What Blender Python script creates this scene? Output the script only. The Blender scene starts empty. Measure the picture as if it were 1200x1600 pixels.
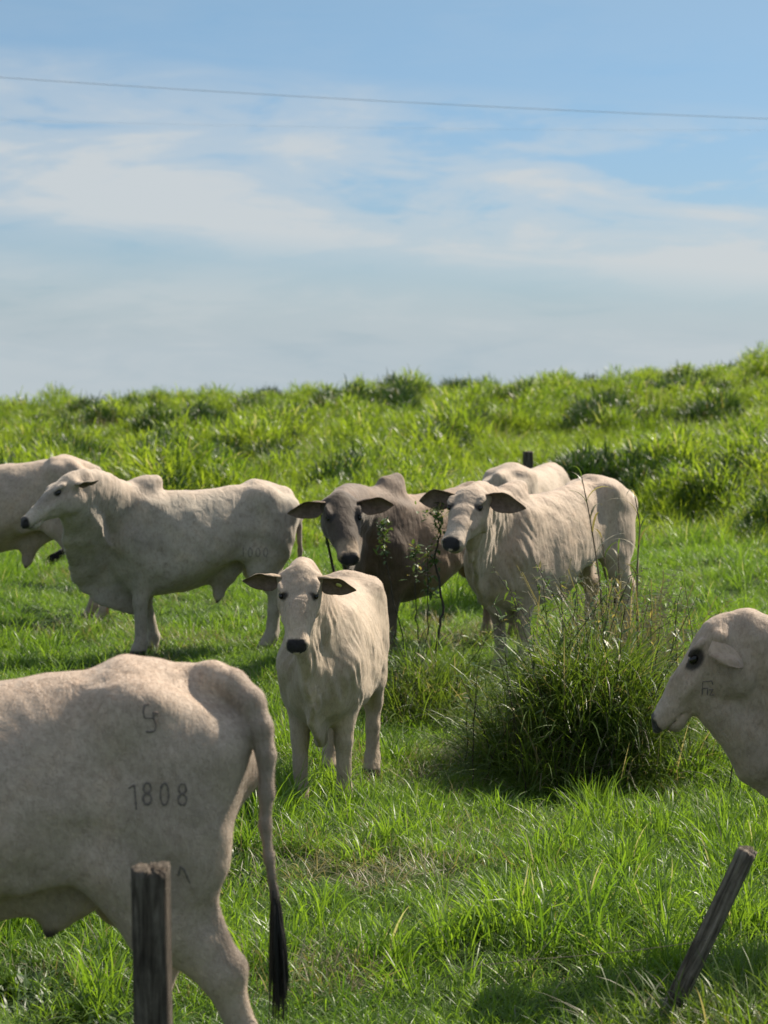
import bpy, math, random
import numpy as np
from mathutils import Vector, Matrix
from mathutils.bvhtree import BVHTree

S = bpy.context.scene
COL = S.collection
rad = math.radians
rng = np.random.default_rng(7)
random.seed(7)

# ------------------------------------------------------------------ camera
FPX, CAMZ, HOR = 3400.0, 2.33, 551.0          # focal length in photo pixels, eye height, eye-level row
PITCH = math.atan((800 - HOR) / FPX)
cd = bpy.data.cameras.new('camera')
cam = bpy.data.objects.new('camera', cd)
COL.objects.link(cam)
cam.location = (0, 0, CAMZ)
cam.rotation_euler = (math.pi / 2 - PITCH, 0, 0)
cd.sensor_fit = 'VERTICAL'
cd.sensor_height = 36.0
cd.lens = FPX / 1600 * 36.0
cd.clip_start = 0.1
cd.clip_end = 3000
cd.dof.use_dof = True
cd.dof.focus_distance = 10.0
cd.dof.aperture_fstop = 4.4
S.camera = cam

# ------------------------------------------------------------------ sky and sun
SUN_AZ, SUN_EL = 48.0, 45.0                   # azimuth from +Y (view axis) towards +X (right)
az, el = rad(SUN_AZ), rad(SUN_EL)
sun_dir = Vector((math.sin(az) * math.cos(el), math.cos(az) * math.cos(el), math.sin(el)))
sl = bpy.data.lights.new('sun', 'SUN')
sl.energy = 4.4
sl.angle = rad(0.55)
sl.color = (1.0, 0.90, 0.75)
so = bpy.data.objects.new('sun', sl)
COL.objects.link(so)
so.rotation_euler = sun_dir.to_track_quat('Z', 'Y').to_euler()

W = bpy.data.worlds.new('World')
S.world = W
W.use_nodes = True
nt = W.node_tree
nt.nodes.clear()


def N(tree, kind, **kw):
    n = tree.nodes.new(kind)
    for k, v in kw.items():
        if k.startswith('i_'):
            n.inputs[k[2:].replace('_', ' ')].default_value = v
        else:
            setattr(n, k, v)
    return n


def MATH(tree, op, a, b=None, clamp=False):
    n = tree.nodes.new('ShaderNodeMath')
    n.operation = op
    n.use_clamp = clamp
    for i, v in enumerate((a, b)):
        if v is None:
            continue
        if isinstance(v, (int, float)):
            n.inputs[i].default_value = v
        else:
            tree.links.new(v, n.inputs[i])
    return n.outputs[0]


def RAMP(tree, fac, stops, interp='LINEAR'):
    n = tree.nodes.new('ShaderNodeValToRGB')
    n.color_ramp.interpolation = interp
    e = n.color_ramp.elements
    while len(e) < len(stops):
        e.new(0.5)
    for el_, (p, c) in zip(e, stops):
        el_.position = p
        el_.color = c if len(c) == 4 else (*c, 1)
    tree.links.new(fac, n.inputs[0])
    return n.outputs[0]


def MIXC(tree, fac, a, b, mode='MIX'):
    n = tree.nodes.new('ShaderNodeMix')
    n.data_type = 'RGBA'
    n.blend_type = mode
    for i, v in ((0, fac), (6, a), (7, b)):
        if isinstance(v, (int, float)):
            n.inputs[i].default_value = v
        elif isinstance(v, tuple):
            n.inputs[i].default_value = (*v, 1) if len(v) == 3 else v
        else:
            tree.links.new(v, n.inputs[i])
    return n.outputs[2]


sky = N(nt, 'ShaderNodeTexSky')
sky.sky_type = 'NISHITA'
sky.sun_disc = False
sky.sun_elevation = el
sky.sun_rotation = az
sky.altitude = 300
sky.air_density = 1.0
sky.dust_density = 0.6
sky.ozone_density = 1.6
tc = N(nt, 'ShaderNodeTexCoord')
sep = N(nt, 'ShaderNodeSeparateXYZ')
nt.links.new(tc.outputs['Generated'], sep.inputs[0])
# thin high cloud: streaked noise laid over the sky by compass direction and elevation
az_ = MATH(nt, 'ARCTAN2', sep.outputs[0], sep.outputs[1])
el_s = MATH(nt, 'ARCSINE', sep.outputs[2])
cmb = N(nt, 'ShaderNodeCombineXYZ')
nt.links.new(az_, cmb.inputs[0])
nt.links.new(el_s, cmb.inputs[1])


def cloud_layer(loc_, rot, scl, **kw):
    mp = N(nt, 'ShaderNodeMapping')
    mp.inputs['Location'].default_value = loc_
    mp.inputs['Rotation'].default_value = (0, 0, rad(rot))
    mp.inputs['Scale'].default_value = scl
    nt.links.new(cmb.outputs[0], mp.inputs[0])
    n = N(nt, 'ShaderNodeTexNoise', **kw)
    nt.links.new(mp.outputs[0], n.inputs['Vector'])
    return n.outputs[0]


big = cloud_layer((0.42, 0.17, 0), -8, (4.2, 15.0, 1), i_Scale=1.0, i_Detail=5.0, i_Roughness=0.5, i_Distortion=0.35)
wisp = cloud_layer((1.3, 2.2, 0), -5, (16.0, 75.0, 1), i_Scale=1.0, i_Detail=8.0, i_Roughness=0.62, i_Distortion=0.9)
soft = cloud_layer((4.3, 0.2, 0), 7, (9.0, 34.0, 1), i_Scale=1.0, i_Detail=6.0, i_Roughness=0.55, i_Distortion=0.6)
c1 = MATH(nt, 'ADD', MATH(nt, 'MULTIPLY', big, 0.46), MATH(nt, 'ADD', MATH(nt, 'MULTIPLY', wisp, 0.20), MATH(nt, 'MULTIPLY', soft, 0.34)))
cl = RAMP(nt, c1, [(0.40, (0, 0, 0)), (0.47, (0.55, 0.55, 0.55)), (0.54, (1, 1, 1))], 'EASE')
zt = MATH(nt, 'ADD', sep.outputs[2], MATH(nt, 'MULTIPLY', MATH(nt, 'SINE', az_), 0.085))
veil = RAMP(nt, sep.outputs[2], [(0.0, (0.80,) * 3), (0.03, (0.36,) * 3), (0.07, (0.20,) * 3), (0.14, (0.10,) * 3), (0.3, (0.30,) * 3), (1.0, (0.35,) * 3)])
cover = RAMP(nt, zt, [(0.0, (0.45,) * 3), (0.018, (0.5,) * 3), (0.036, (0.22,) * 3), (0.05, (0.95,) * 3), (0.085, (1.0,) * 3), (0.108, (0.75,) * 3), (0.125, (0.10,) * 3), (0.2, (0.12,) * 3), (0.4, (0.6,) * 3), (1.0, (0.7,) * 3)])  # cloud and veil made denser above the view to add fill light
fac = MATH(nt, 'MULTIPLY', MATH(nt, 'MULTIPLY', cl, cover), 0.85)
deep = RAMP(nt, sep.outputs[2], [(0.0, (0.33, 0.42, 0.60)), (0.07, (0.32, 0.43, 0.58)), (0.16, (0.37, 0.475, 0.545)), (0.5, (0.80, 0.92, 1.0)), (1.0, (1.0, 1.0, 1.0))])
skyc = MIXC(nt, 1.0, sky.outputs[0], deep, 'MULTIPLY')
base = MIXC(nt, veil, skyc, (2.62, 3.20, 3.58))
mixd = MIXC(nt, fac, base, (3.75, 3.90, 3.95))
bg = N(nt, 'ShaderNodeBackground')
bg.inputs['Strength'].default_value = 0.085
nt.links.new(mixd, bg.inputs['Color'])
wo = N(nt, 'ShaderNodeOutputWorld')
nt.links.new(bg.outputs[0], wo.inputs[0])

S.view_settings.view_transform = 'Standard'
S.view_settings.look = 'None'
S.view_settings.gamma = 1
S.view_settings.use_curve_mapping = False
S.view_settings.exposure = 1.0
S.cycles.use_denoising = True
S.cycles.max_bounces = 6
S.cycles.diffuse_bounces = 3
S.cycles.glossy_bounces = 2
S.cycles.transmission_bounces = 4
S.cycles.sample_clamp_indirect = 4.0


# ------------------------------------------------------------------ helpers
def at(px, py, Y):
    """photo pixel seen at ground distance Y -> world point"""
    f = Vector((0, math.cos(PITCH), -math.sin(PITCH)))
    u = Vector((0, math.sin(PITCH), math.cos(PITCH)))
    d = f * FPX + Vector((1, 0, 0)) * (px - 600) + u * (800 - py)
    t = Y / d.y
    return Vector((0, 0, CAMZ)) + d * t


def ray(px, py):
    return (at(px, py, 1.0) - Vector((0, 0, CAMZ))).normalized()


def hills(x, y):
    """height of the ground"""
    x = np.asarray(x, float)
    y = np.asarray(y, float)
    s = np.clip((y - 26) / 46, 0, 1)
    s = s * s * (3 - 2 * s)
    rise = s * (0.07 + 0.051 * (x + 11))
    rise = np.where(x < -11, 0.07 * s, rise)
    rise = np.minimum(rise, 2.6)
    far = np.clip((y - 72) / 500, 0, 1)
    und = 0.035 * np.sin(x * 0.9 + 1.3) * np.cos(y * 0.7) + 0.025 * np.sin(x * 2.1 + y * 1.4)
    fall = -np.clip(y - 74, 0, 1e9) * 0.055
    und2 = 0.12 * np.sin(x * 0.33 + 0.4) * np.sin(y * 0.21 + 1.0) * s
    return rise + und + und2 + fall * (1 - far * 0.2)


def new_obj(name, mesh, parent=None, **props):
    o = bpy.data.objects.new(name, mesh)
    COL.objects.link(o)
    if parent is not None:
        o.parent = parent
    for k, v in props.items():
        o[k] = v
    return o


def mesh_np(name, V, F, mat=None, smooth=True, col=None):
    """V (n,3); F list/array of polys (all same size)"""
    V = np.asarray(V, np.float32)
    F = np.asarray(F, np.int32)
    m = bpy.data.meshes.new(name)
    k = F.shape[1]
    m.vertices.add(len(V))
    m.vertices.foreach_set('co', V.ravel())
    m.loops.add(F.size)
    m.loops.foreach_set('vertex_index', F.ravel())
    m.polygons.add(len(F))
    m.polygons.foreach_set('loop_start', np.arange(0, F.size, k, dtype=np.int32))
    m.update(calc_edges=True)
    m.validate()
    if smooth:
        m.polygons.foreach_set('use_smooth', np.ones(len(m.polygons), bool))
    if mat:
        for q in (mat if isinstance(mat, (list, tuple)) else [mat]):
            m.materials.append(q)
    if col is not None:
        a = m.color_attributes.new('coat', 'FLOAT_COLOR', 'POINT')
        c4 = np.ones((len(V), 4), np.float32)
        c4[:, :3] = col
        a.data.foreach_set('color', c4.ravel())
    return m


def tube(pts, radii, n=8, cap=True):
    """swept tube -> V, F(quads)"""
    P = np.array([tuple(p) for p in pts], float)
    k = len(P)
    T = np.gradient(P, axis=0)
    T /= np.linalg.norm(T, axis=1)[:, None] + 1e-9
    ref = np.array([0.31, 0.9, 0.23])
    if abs(T[0] @ ref) > 0.9 * np.linalg.norm(ref):
        ref = np.array([1., 0, 0])
    A = np.cross(T, ref)
    A /= np.linalg.norm(A, axis=1)[:, None]
    B = np.cross(T, A)
    th = np.linspace(0, 2 * np.pi, n, endpoint=False)
    r = np.asarray(radii, float) * np.ones(k)
    V = P[:, None, :] + r[:, None, None] * (A[:, None, :] * np.cos(th)[None, :, None] + B[:, None, :] * np.sin(th)[None, :, None])
    V = V.reshape(-1, 3)
    F = []
    for i in range(k - 1):
        for j in range(n):
            a, b = i * n + j, i * n + (j + 1) % n
            F.append((a, b, b + n, a + n))
    if cap:
        V = np.vstack([V, P[:1], P[-1:]])
        s, e = len(V) - 2, len(V) - 1
        for j in range(0, n):
            F.append((s, (j + 1) % n, j, s))
            F.append((e, (k - 1) * n + j, (k - 1) * n + (j + 1) % n, e))
    return V, F


def tri_quads(F):
    """degenerate quads -> keep polygons valid"""
    out = []
    for f in F:
        g = []
        for i in f:
            if i not in g:
                g.append(i)
        out.append(g)
    return out


def mesh_poly(name, V, F, mat=None, smooth=True, col=None):
    m = bpy.data.meshes.new(name)
    m.from_pydata([tuple(v) for v in V], [], tri_quads(F))
    m.validate()
    m.update()
    if smooth:
        m.polygons.foreach_set('use_smooth', np.ones(len(m.polygons), bool))
    if mat:
        for q in (mat if isinstance(mat, (list, tuple)) else [mat]):
            m.materials.append(q)
    if col is not None:
        a = m.color_attributes.new('coat', 'FLOAT_COLOR', 'POINT')
        c4 = np.ones((len(m.vertices), 4), np.float32)
        c4[:, :3] = col
        a.data.foreach_set('color', c4.ravel())
    return m


def join(parts):
    V, F, k = [], [], 0
    for v, f in parts:
        V.append(np.asarray(v))
        F += [tuple(i + k for i in q) for q in f]
        k += len(v)
    return np.vstack(V), F


# ------------------------------------------------------------------ materials
def material(name):
    m = bpy.data.materials.new(name)
    m.use_nodes = True
    t = m.node_tree
    t.nodes.clear()
    out = N(t, 'ShaderNodeOutputMaterial')
    return m, t, out


def hide_material():
    m, t, out = material('short_cattle_hair')
    col = N(t, 'ShaderNodeVertexColor', layer_name='coat')
    tc = N(t, 'ShaderNodeTexCoord')
    big = N(t, 'ShaderNodeTexNoise', i_Scale=5.0, i_Detail=6.0, i_Roughness=0.62)
    t.links.new(tc.outputs['Object'], big.inputs['Vector'])
    blot = RAMP(t, big.outputs[0], [(0.30, (0.78, 0.765, 0.76)), (0.44, (0.93, 0.92, 0.91)), (0.56, (1.02, 1, 0.98)), (0.72, (1.12, 1.05, 0.98))])
    fine = N(t, 'ShaderNodeTexNoise', i_Scale=95.0, i_Detail=4.0, i_Roughness=0.7)
    mpf = N(t, 'ShaderNodeMapping')
    mpf.inputs['Scale'].default_value = (0.55, 1.0, 0.35)
    t.links.new(tc.outputs['Object'], mpf.inputs[0])
    t.links.new(mpf.outputs[0], fine.inputs['Vector'])
    fleck = RAMP(t, fine.outputs[0], [(0.30, (0.66, 0.64, 0.62)), (0.5, (1, 1, 1)), (0.8, (1.08, 1.08, 1.07))])
    med = N(t, 'ShaderNodeTexNoise', i_Scale=17.0, i_Detail=5.0, i_Roughness=0.65)
    t.links.new(tc.outputs['Object'], med.inputs['Vector'])
    dirt = RAMP(t, med.outputs[0], [(0.28, (0.74, 0.69, 0.65)), (0.45, (0.97, 0.96, 0.95)), (0.7, (1.08, 1.08, 1.08))])
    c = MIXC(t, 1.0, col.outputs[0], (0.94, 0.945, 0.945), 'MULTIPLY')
    c = MIXC(t, 1.0, c, blot, 'MULTIPLY')
    c = MIXC(t, 0.8, c, fleck, 'MULTIPLY')
    c = MIXC(t, 0.8, c, dirt, 'MULTIPLY')
    bump_n = N(t, 'ShaderNodeTexNoise', i_Scale=230.0, i_Detail=3.0, i_Roughness=0.6)
    t.links.new(mpf.outputs[0], bump_n.inputs['Vector'])
    # loose skin: soft creases
    cr = N(t, 'ShaderNodeTexNoise', i_Scale=11.0, i_Detail=3.0, i_Roughness=0.5, i_Distortion=0.8)
    mpc = N(t, 'ShaderNodeMapping')
    mpc.inputs['Scale'].default_value = (1.6, 1.2, 0.55)
    t.links.new(tc.outputs['Object'], mpc.inputs[0])
    t.links.new(mpc.outputs[0], cr.inputs['Vector'])
    b1 = N(t, 'ShaderNodeBump', i_Strength=0.6, i_Distance=0.02)
    t.links.new(cr.outputs[0], b1.inputs['Height'])
    b2 = N(t, 'ShaderNodeBump', i_Strength=0.5, i_Distance=0.003)
    t.links.new(bump_n.outputs[0], b2.inputs['Height'])
    t.links.new(b1.outputs[0], b2.inputs['Normal'])
    p = N(t, 'ShaderNodeBsdfPrincipled', i_Roughness=0.72)
    p.inputs['Specular IOR Level'].default_value = 0.22
    p.inputs['Sheen Weight'].default_value = 0.25
    p.inputs['Sheen Roughness'].default_value = 0.45
    p.inputs['Sheen Tint'].default_value = (1.0, 0.93, 0.85, 1)
    t.links.new(c, p.inputs['Base Color'])
    t.links.new(b2.outputs[0], p.inputs['Normal'])
    t.links.new(p.outputs[0], out.inputs[0])
    return m


def flat_mat(name, color, rough=0.6, spec=0.4, noise=0.0, nscale=30.0, bump=0.0, stretch=(1, 1, 1), dark=(0.3, 0.3, 0.3), coat=0.0):
    m, t, out = material(name)
    p = N(t, 'ShaderNodeBsdfPrincipled', i_Roughness=rough)
    p.inputs['Specular IOR Level'].default_value = spec
    p.inputs['Coat Weight'].default_value = coat
    if noise > 0 or bump > 0:
        tc = N(t, 'ShaderNodeTexCoord')
        mp = N(t, 'ShaderNodeMapping')
        mp.inputs['Scale'].default_value = stretch
        t.links.new(tc.outputs['Object'], mp.inputs[0])
        n = N(t, 'ShaderNodeTexNoise', i_Scale=nscale, i_Detail=7.0, i_Roughness=0.65)
        t.links.new(mp.outputs[0], n.inputs['Vector'])
        f = RAMP(t, n.outputs[0], [(0.3, dark), (0.62, (1, 1, 1))])
        c = MIXC(t, noise, (*color, 1), f, 'MULTIPLY')
        t.links.new(c, p.inputs['Base Color'])
        if bump > 0:
            b = N(t, 'ShaderNodeBump', i_Strength=0.8, i_Distance=bump)
            t.links.new(n.outputs[0], b.inputs['Height'])
            t.links.new(b.outputs[0], p.inputs['Normal'])
    else:
        p.inputs['Base Color'].default_value = (*color, 1)
    t.links.new(p.outputs[0], out.inputs[0])
    return m


def leaf_mat(name, c_dark, c_light, c_dry, dry=0.08, trans=0.5, field=0.55, gloss=0.25, boost=1.7):
    """blade of grass or leaf: reflects on one side, lets the sun through from the other"""
    m, t, out = material(name)
    info = N(t, 'ShaderNodeObjectInfo')
    att = N(t, 'ShaderNodeAttribute', attribute_name='tint')
    geo = N(t, 'ShaderNodeNewGeometry')
    n = N(t, 'ShaderNodeTexNoise', i_Scale=field, i_Detail=5.0, i_Roughness=0.6)
    t.links.new(geo.outputs['Position'], n.inputs['Vector'])
    v = MATH(t, 'ADD', MATH(t, 'MULTIPLY', n.outputs[0], 1.5), MATH(t, 'MULTIPLY', att.outputs['Fac'], 0.55))
    v = MATH(t, 'ADD', v, MATH(t, 'MULTIPLY', info.outputs['Random'], 0.25))
    v = MATH(t, 'SUBTRACT', v, 0.62, True)
    c = MIXC(t, v, c_dark, c_light)
    isdry = MATH(t, 'GREATER_THAN', att.outputs['Fac'], 1.0 - dry)
    c = MIXC(t, isdry, c, c_dry)
    p = N(t, 'ShaderNodeBsdfPrincipled', i_Roughness=0.42)
    p.inputs['Specular IOR Level'].default_value = gloss
    t.links.new(c, p.inputs['Base Color'])
    tr = N(t, 'ShaderNodeBsdfTranslucent')
    ct = MIXC(t, 1.0, c, (boost * 1.05, boost * 1.0, boost * 0.42), 'MULTIPLY')
    t.links.new(ct, tr.inputs['Color'])
    mx = N(t, 'ShaderNodeMixShader')
    mx.inputs[0].default_value = trans
    t.links.new(p.outputs[0], mx.inputs[1])
    t.links.new(tr.outputs[0], mx.inputs[2])
    t.links.new(mx.outputs[0], out.inputs[0])
    return m


M_HIDE = hide_material()
M_HAIR, _t, _o = material('coat_hair')
_c = N(_t, 'ShaderNodeVertexColor', layer_name='coat')
_p = N(_t, 'ShaderNodeBsdfPrincipled', i_Roughness=0.55)
_p.inputs['Specular IOR Level'].default_value = 0.3
_t.links.new(MIXC(_t, 1.0, _c.outputs[0], (1.0, 1.0, 0.99), 'MULTIPLY'), _p.inputs['Base Color'])
_tr = N(_t, 'ShaderNodeBsdfTranslucent')
_t.links.new(_c.outputs[0], _tr.inputs['Color'])
_m = N(_t, 'ShaderNodeMixShader')
_m.inputs[0].default_value = 0.3
_t.links.new(_p.outputs[0], _m.inputs[1]); _t.links.new(_tr.outputs[0], _m.inputs[2])
_t.links.new(_m.outputs[0], _o.inputs[0])
M_EYE = flat_mat('dark_wet_eye', (0.010, 0.008, 0.007), 0.16, 0.4)
M_EARIN = flat_mat('ear_inner_hair', (0.21, 0.15, 0.115), 0.9, 0.1, 0.6, 40, 0.002)
M_BLACKHAIR = flat_mat('black_tail_hair', (0.018, 0.016, 0.015), 0.6, 0.3, 0.5, 30)
M_BRAND = flat_mat('branded_scar', (0.17, 0.14, 0.12), 0.8, 0.2, 0.4, 60)
M_BRAND2 = flat_mat('faded_brand', (0.24, 0.21, 0.18), 0.8, 0.2, 0.4, 60)
M_HORN = flat_mat('dark_hoof', (0.06, 0.05, 0.042), 0.55, 0.35, 0.5, 30, 0.002)
M_NOSE = flat_mat('wet_black_nose', (0.018, 0.017, 0.018), 0.42, 0.5, 0.3, 90, 0.002)
M_TAG = flat_mat('yellow_tag_plastic', (0.55, 0.55, 0.16), 0.5, 0.4)
M_TWIG = flat_mat('dark_weed_stem', (0.045, 0.038, 0.028), 0.8, 0.2, 0.6, 20)
M_WIRE = flat_mat('weathered_cable', (0.36, 0.40, 0.45), 0.6, 0.3)
M_RUST = flat_mat('rusty_wire', (0.09, 0.075, 0.06), 0.7, 0.2)

M_GRASS = leaf_mat('pasture_grass_blade', (0.048, 0.110, 0.016), (0.150, 0.245, 0.032), (0.24, 0.24, 0.20), 0.03, 0.5, 1.1, 0.45, 1.9)
M_TALL = leaf_mat('tall_grass_blade', (0.060, 0.120, 0.017), (0.205, 0.275, 0.036), (0.27, 0.27, 0.20), 0.03, 0.5, 0.45, 0.4, 1.9)
M_DARKG = leaf_mat('dark_clump_blade', (0.022, 0.055, 0.014), (0.05, 0.095, 0.020), (0.20, 0.18, 0.09), 0.03, 0.30, 0.5, 0.3, 1.3)
M_MOUND = leaf_mat('long_tussock_blade', (0.042, 0.085, 0.016), (0.125, 0.185, 0.034), (0.22, 0.20, 0.15), 0.10, 0.46, 1.6, 0.3, 1.5)
M_DRY = leaf_mat('straw', (0.19, 0.16, 0.10), (0.30, 0.27, 0.18), (0.38, 0.34, 0.25), 0.3, 0.35, 1.0, 0.2, 1.1)


def ground_material():
    m, t, out = material('soil_and_thatch')
    geo = N(t, 'ShaderNodeNewGeometry')
    n = N(t, 'ShaderNodeTexNoise', i_Scale=3.0, i_Detail=9.0, i_Roughness=0.7)
    t.links.new(geo.outputs['Position'], n.inputs['Vector'])
    c = RAMP(t, n.outputs[0], [(0.3, (0.016, 0.026, 0.008)), (0.52, (0.030, 0.055, 0.012)), (0.75, (0.055, 0.065, 0.022))])
    b = N(t, 'ShaderNodeBump', i_Strength=0.9, i_Distance=0.05)
    t.links.new(n.outputs[0], b.inputs['Height'])
    p = N(t, 'ShaderNodeBsdfPrincipled', i_Roughness=0.95)
    p.inputs['Specular IOR Level'].default_value = 0.1
    t.links.new(c, p.inputs['Base Color'])
    t.links.new(b.outputs[0], p.inputs['Normal'])
    t.links.new(p.outputs[0], out.inputs[0])
    return m


# ------------------------------------------------------------------ ground
def build_ground():
    xs = np.unique(np.concatenate([np.linspace(-1500, -60, 14), np.linspace(-60, -16, 20), np.linspace(-16, 20, 110), np.linspace(20, 60, 18), np.linspace(60, 1500, 14)]))
    ys = np.unique(np.concatenate([np.linspace(-200, -5, 8), np.linspace(-5, 30, 110), np.linspace(30, 90, 90), np.linspace(90, 300, 16), np.linspace(300, 2000, 10)]))
    X, Y = np.meshgrid(xs, ys, indexing='ij')
    Z = hills(X, Y)
    V = np.stack([X, Y, Z], -1).reshape(-1, 3)
    ny = len(ys)
    i, j = np.meshgrid(np.arange(len(xs) - 1), np.arange(ny - 1), indexing='ij')
    a = (i * ny + j).ravel()
    F = np.stack([a, a + ny, a + ny + 1, a + 1], 1)
    new_obj('ground', mesh_np('ground', V, F, ground_material()), kind='structure')


# ------------------------------------------------------------------ implicit body modelling
class Field:
    """signed field on a grid; smooth unions of simple shapes, then surface nets"""

    def __init__(s, lo, hi, h):
        s.lo = np.array(lo, np.float32)
        s.h = h
        s.n = np.ceil((np.array(hi) - s.lo) / h).astype(int) + 1
        s.F = np.full(s.n, 1.0, np.float32)

    def block(s, lo, hi, m):
        a = np.maximum(0, np.floor((np.array(lo) - m - s.lo) / s.h).astype(int))
        b = np.minimum(s.n, np.ceil((np.array(hi) + m - s.lo) / s.h).astype(int) + 1)
        if np.any(b <= a):
            return None
        sl_ = tuple(slice(int(i), int(j)) for i, j in zip(a, b))
        g = [(s.lo[k] + s.h * np.arange(a[k], b[k], dtype=np.float32)) for k in range(3)]
        return sl_, g[0][:, None, None], g[1][None, :, None], g[2][None, None, :]

    def put(s, sl_, d, k, sub=False):
        A = s.F[sl_]
        if sub:
            hh = np.maximum(k - np.abs(A + d), 0) / k
            s.F[sl_] = np.maximum(A, -d) + hh * hh * k * 0.25
        else:
            hh = np.maximum(k - np.abs(A - d), 0) / k
            s.F[sl_] = np.minimum(A, d) - hh * hh * k * 0.25

    def seg(s, a, b, ra, rb, k=0.05, side=(0, 1, 0), side2=None, sub=False):
        """elliptic capsule: ra, rb = (half width along side, half height across)"""
        a, b = np.array(a, float), np.array(b, float)
        if np.isscalar(ra): ra = (ra, ra)
        if np.isscalar(rb): rb = (rb, rb)
        R = max(*ra, *rb)
        bl = s.block(np.minimum(a, b) - R, np.maximum(a, b) + R, k + 2 * s.h)
        if bl is None: return
        sl_, X, Y, Z = bl
        ab = b - a
        L2 = ab @ ab + 1e-9
        dx, dy, dz = X - a[0], Y - a[1], Z - a[2]
        t = np.clip((dx * ab[0] + dy * ab[1] + dz * ab[2]) / L2, 0, 1)
        qx, qy, qz = dx - t * ab[0], dy - t * ab[1], dz - t * ab[2]
        ax = ab / math.sqrt(L2) if L2 > 1e-6 else np.array([1., 0, 0])
        sd = np.array(side, float)
        sd = sd - (sd @ ax) * ax
        sd /= np.linalg.norm(sd) + 1e-9
        up = np.cross(ax, sd)
        w = ra[0] + (rb[0] - ra[0]) * t
        hgt = ra[1] + (rb[1] - ra[1]) * t
        e1 = (qx * sd[0] + qy * sd[1] + qz * sd[2]) / w
        e2 = (qx * up[0] + qy * up[1] + qz * up[2]) / hgt
        e3 = (qx * ax[0] + qy * ax[1] + qz * ax[2]) / np.minimum(w, hgt)
        mn = np.minimum(w, hgt)
        q = np.sqrt(e1 * e1 + e2 * e2 + e3 * e3)
        g = np.sqrt((e1 / w) ** 2 + (e2 / hgt) ** 2 + (e3 / mn) ** 2) + 1e-6
        s.put(sl_, np.where(q < 0.5, (q - 1) * mn, q * (q - 1) / g), k, sub)

    def ell(s, c, r, k=0.05, R=None, sub=False):
        """ellipsoid, R = 3x3 rows = local axes"""
        c = np.array(c, float)
        r = np.array(r, float)
        m = max(r)
        bl = s.block(c - m, c + m, k + 2 * s.h)
        if bl is None: return
        sl_, X, Y, Z = bl
        dx, dy, dz = X - c[0], Y - c[1], Z - c[2]
        if R is None:
            R = np.eye(3)
        q, g = 0, 1e-9
        for i in range(3):
            e = (dx * R[i][0] + dy * R[i][1] + dz * R[i][2]) / r[i]
            q = q + e * e
            g = g + (e / r[i]) ** 2
        q = np.sqrt(q)
        s.put(sl_, np.where(q < 0.5, (q - 1) * min(r), q * (q - 1) / np.sqrt(g)), k, sub)

    def loft(s, prof, k, O=(0, 0, 0), R=None, n=2.3, egg=0.15, eggz=0.0):
        """prof rows: x, top, bottom, half width along local x"""
        prof = np.array(prof, float)
        O = np.array(O, float)
        R = np.eye(3) if R is None else np.array(R, float)
        xs = np.linspace(prof[0, 0], prof[-1, 0], 240)
        tab = [np.interp(xs, prof[:, 0], prof[:, i]) for i in (1, 2, 3)]
        span = max(3, int(240 * 0.07))
        ker = np.hanning(span + 2)[1:-1]
        ker /= ker.sum()
        tab = [np.convolve(np.pad(v, span // 2, mode='edge'), ker, mode='same')[span // 2: span // 2 + 240] for v in tab]
        cs = []
        for x in (prof[0, 0], prof[-1, 0]):
            for y in (-prof[:, 3].max(), prof[:, 3].max()):
                for z in (prof[:, 1].max(), prof[:, 2].min()):
                    cs.append(O + x * R[0] + y * R[1] + z * R[2])
        cs = np.array(cs)
        bl = s.block(cs.min(0), cs.max(0), k + 2 * s.h)
        sl_, X, Y, Z = bl
        dx, dy, dz = X - O[0], Y - O[1], Z - O[2]
        u = dx * R[0][0] + dy * R[0][1] + dz * R[0][2]
        v = dx * R[1][0] + dy * R[1][1] + dz * R[1][2]
        w = dx * R[2][0] + dy * R[2][1] + dz * R[2][2]
        uc = np.clip(u, xs[0], xs[-1])
        top = np.interp(uc, xs, tab[0])
        bot = np.interp(uc, xs, tab[1])
        hw = np.interp(uc, xs, tab[2])
        zc = (top + bot) / 2
        a = (top - bot) / 2
        vv = (w - zc) / a
        wf = 1 - egg * np.clip(vv - eggz, -0.6, 1.2)
        q = (np.abs(v / (hw * wf)) ** n + np.abs(vv) ** n) ** (1 / n)
        d = (q - 1) * np.minimum(a, hw) + np.abs(u - uc)
        s.put(sl_, d.astype(np.float32), k)

    def displace(s, lo, hi, fn):
        bl = s.block(lo, hi, 0)
        if bl is None: return
        sl_, X, Y, Z = bl
        s.F[sl_] += fn(X, Y, Z).astype(np.float32)

    def mesh(s):
        F = s.F
        ins = F < 0
        nx, ny, nz = F.shape
        c = np.zeros((nx - 1, ny - 1, nz - 1), np.int8)
        for i in (0, 1):
            for j in (0, 1):
                for k in (0, 1):
                    c += ins[i:nx - 1 + i, j:ny - 1 + j, k:nz - 1 + k]
        act = (c > 0) & (c < 8)
        I = np.argwhere(act)
        idx = np.full(act.shape, -1, np.int64)
        idx[act] = np.arange(len(I))
        acc = np.zeros((len(I), 3))
        cnt = np.zeros(len(I))
        corners = [(i, j, k) for i in (0, 1) for j in (0, 1) for k in (0, 1)]
        vals = {cc: F[I[:, 0] + cc[0], I[:, 1] + cc[1], I[:, 2] + cc[2]] for cc in corners}
        for a in corners:
            for ax in range(3):
                if a[ax]: continue
                b = list(a); b[ax] = 1; b = tuple(b)
                fa, fb = vals[a], vals[b]
                m = (fa < 0) != (fb < 0)
                t = fa[m] / (fa[m] - fb[m])
                p = np.tile(np.array(a, float), (m.sum(), 1))
                p[:, ax] = t
                acc[m] += p
                cnt[m] += 1
        V = s.lo + s.h * (I + acc / cnt[:, None])
        quads = []
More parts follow.
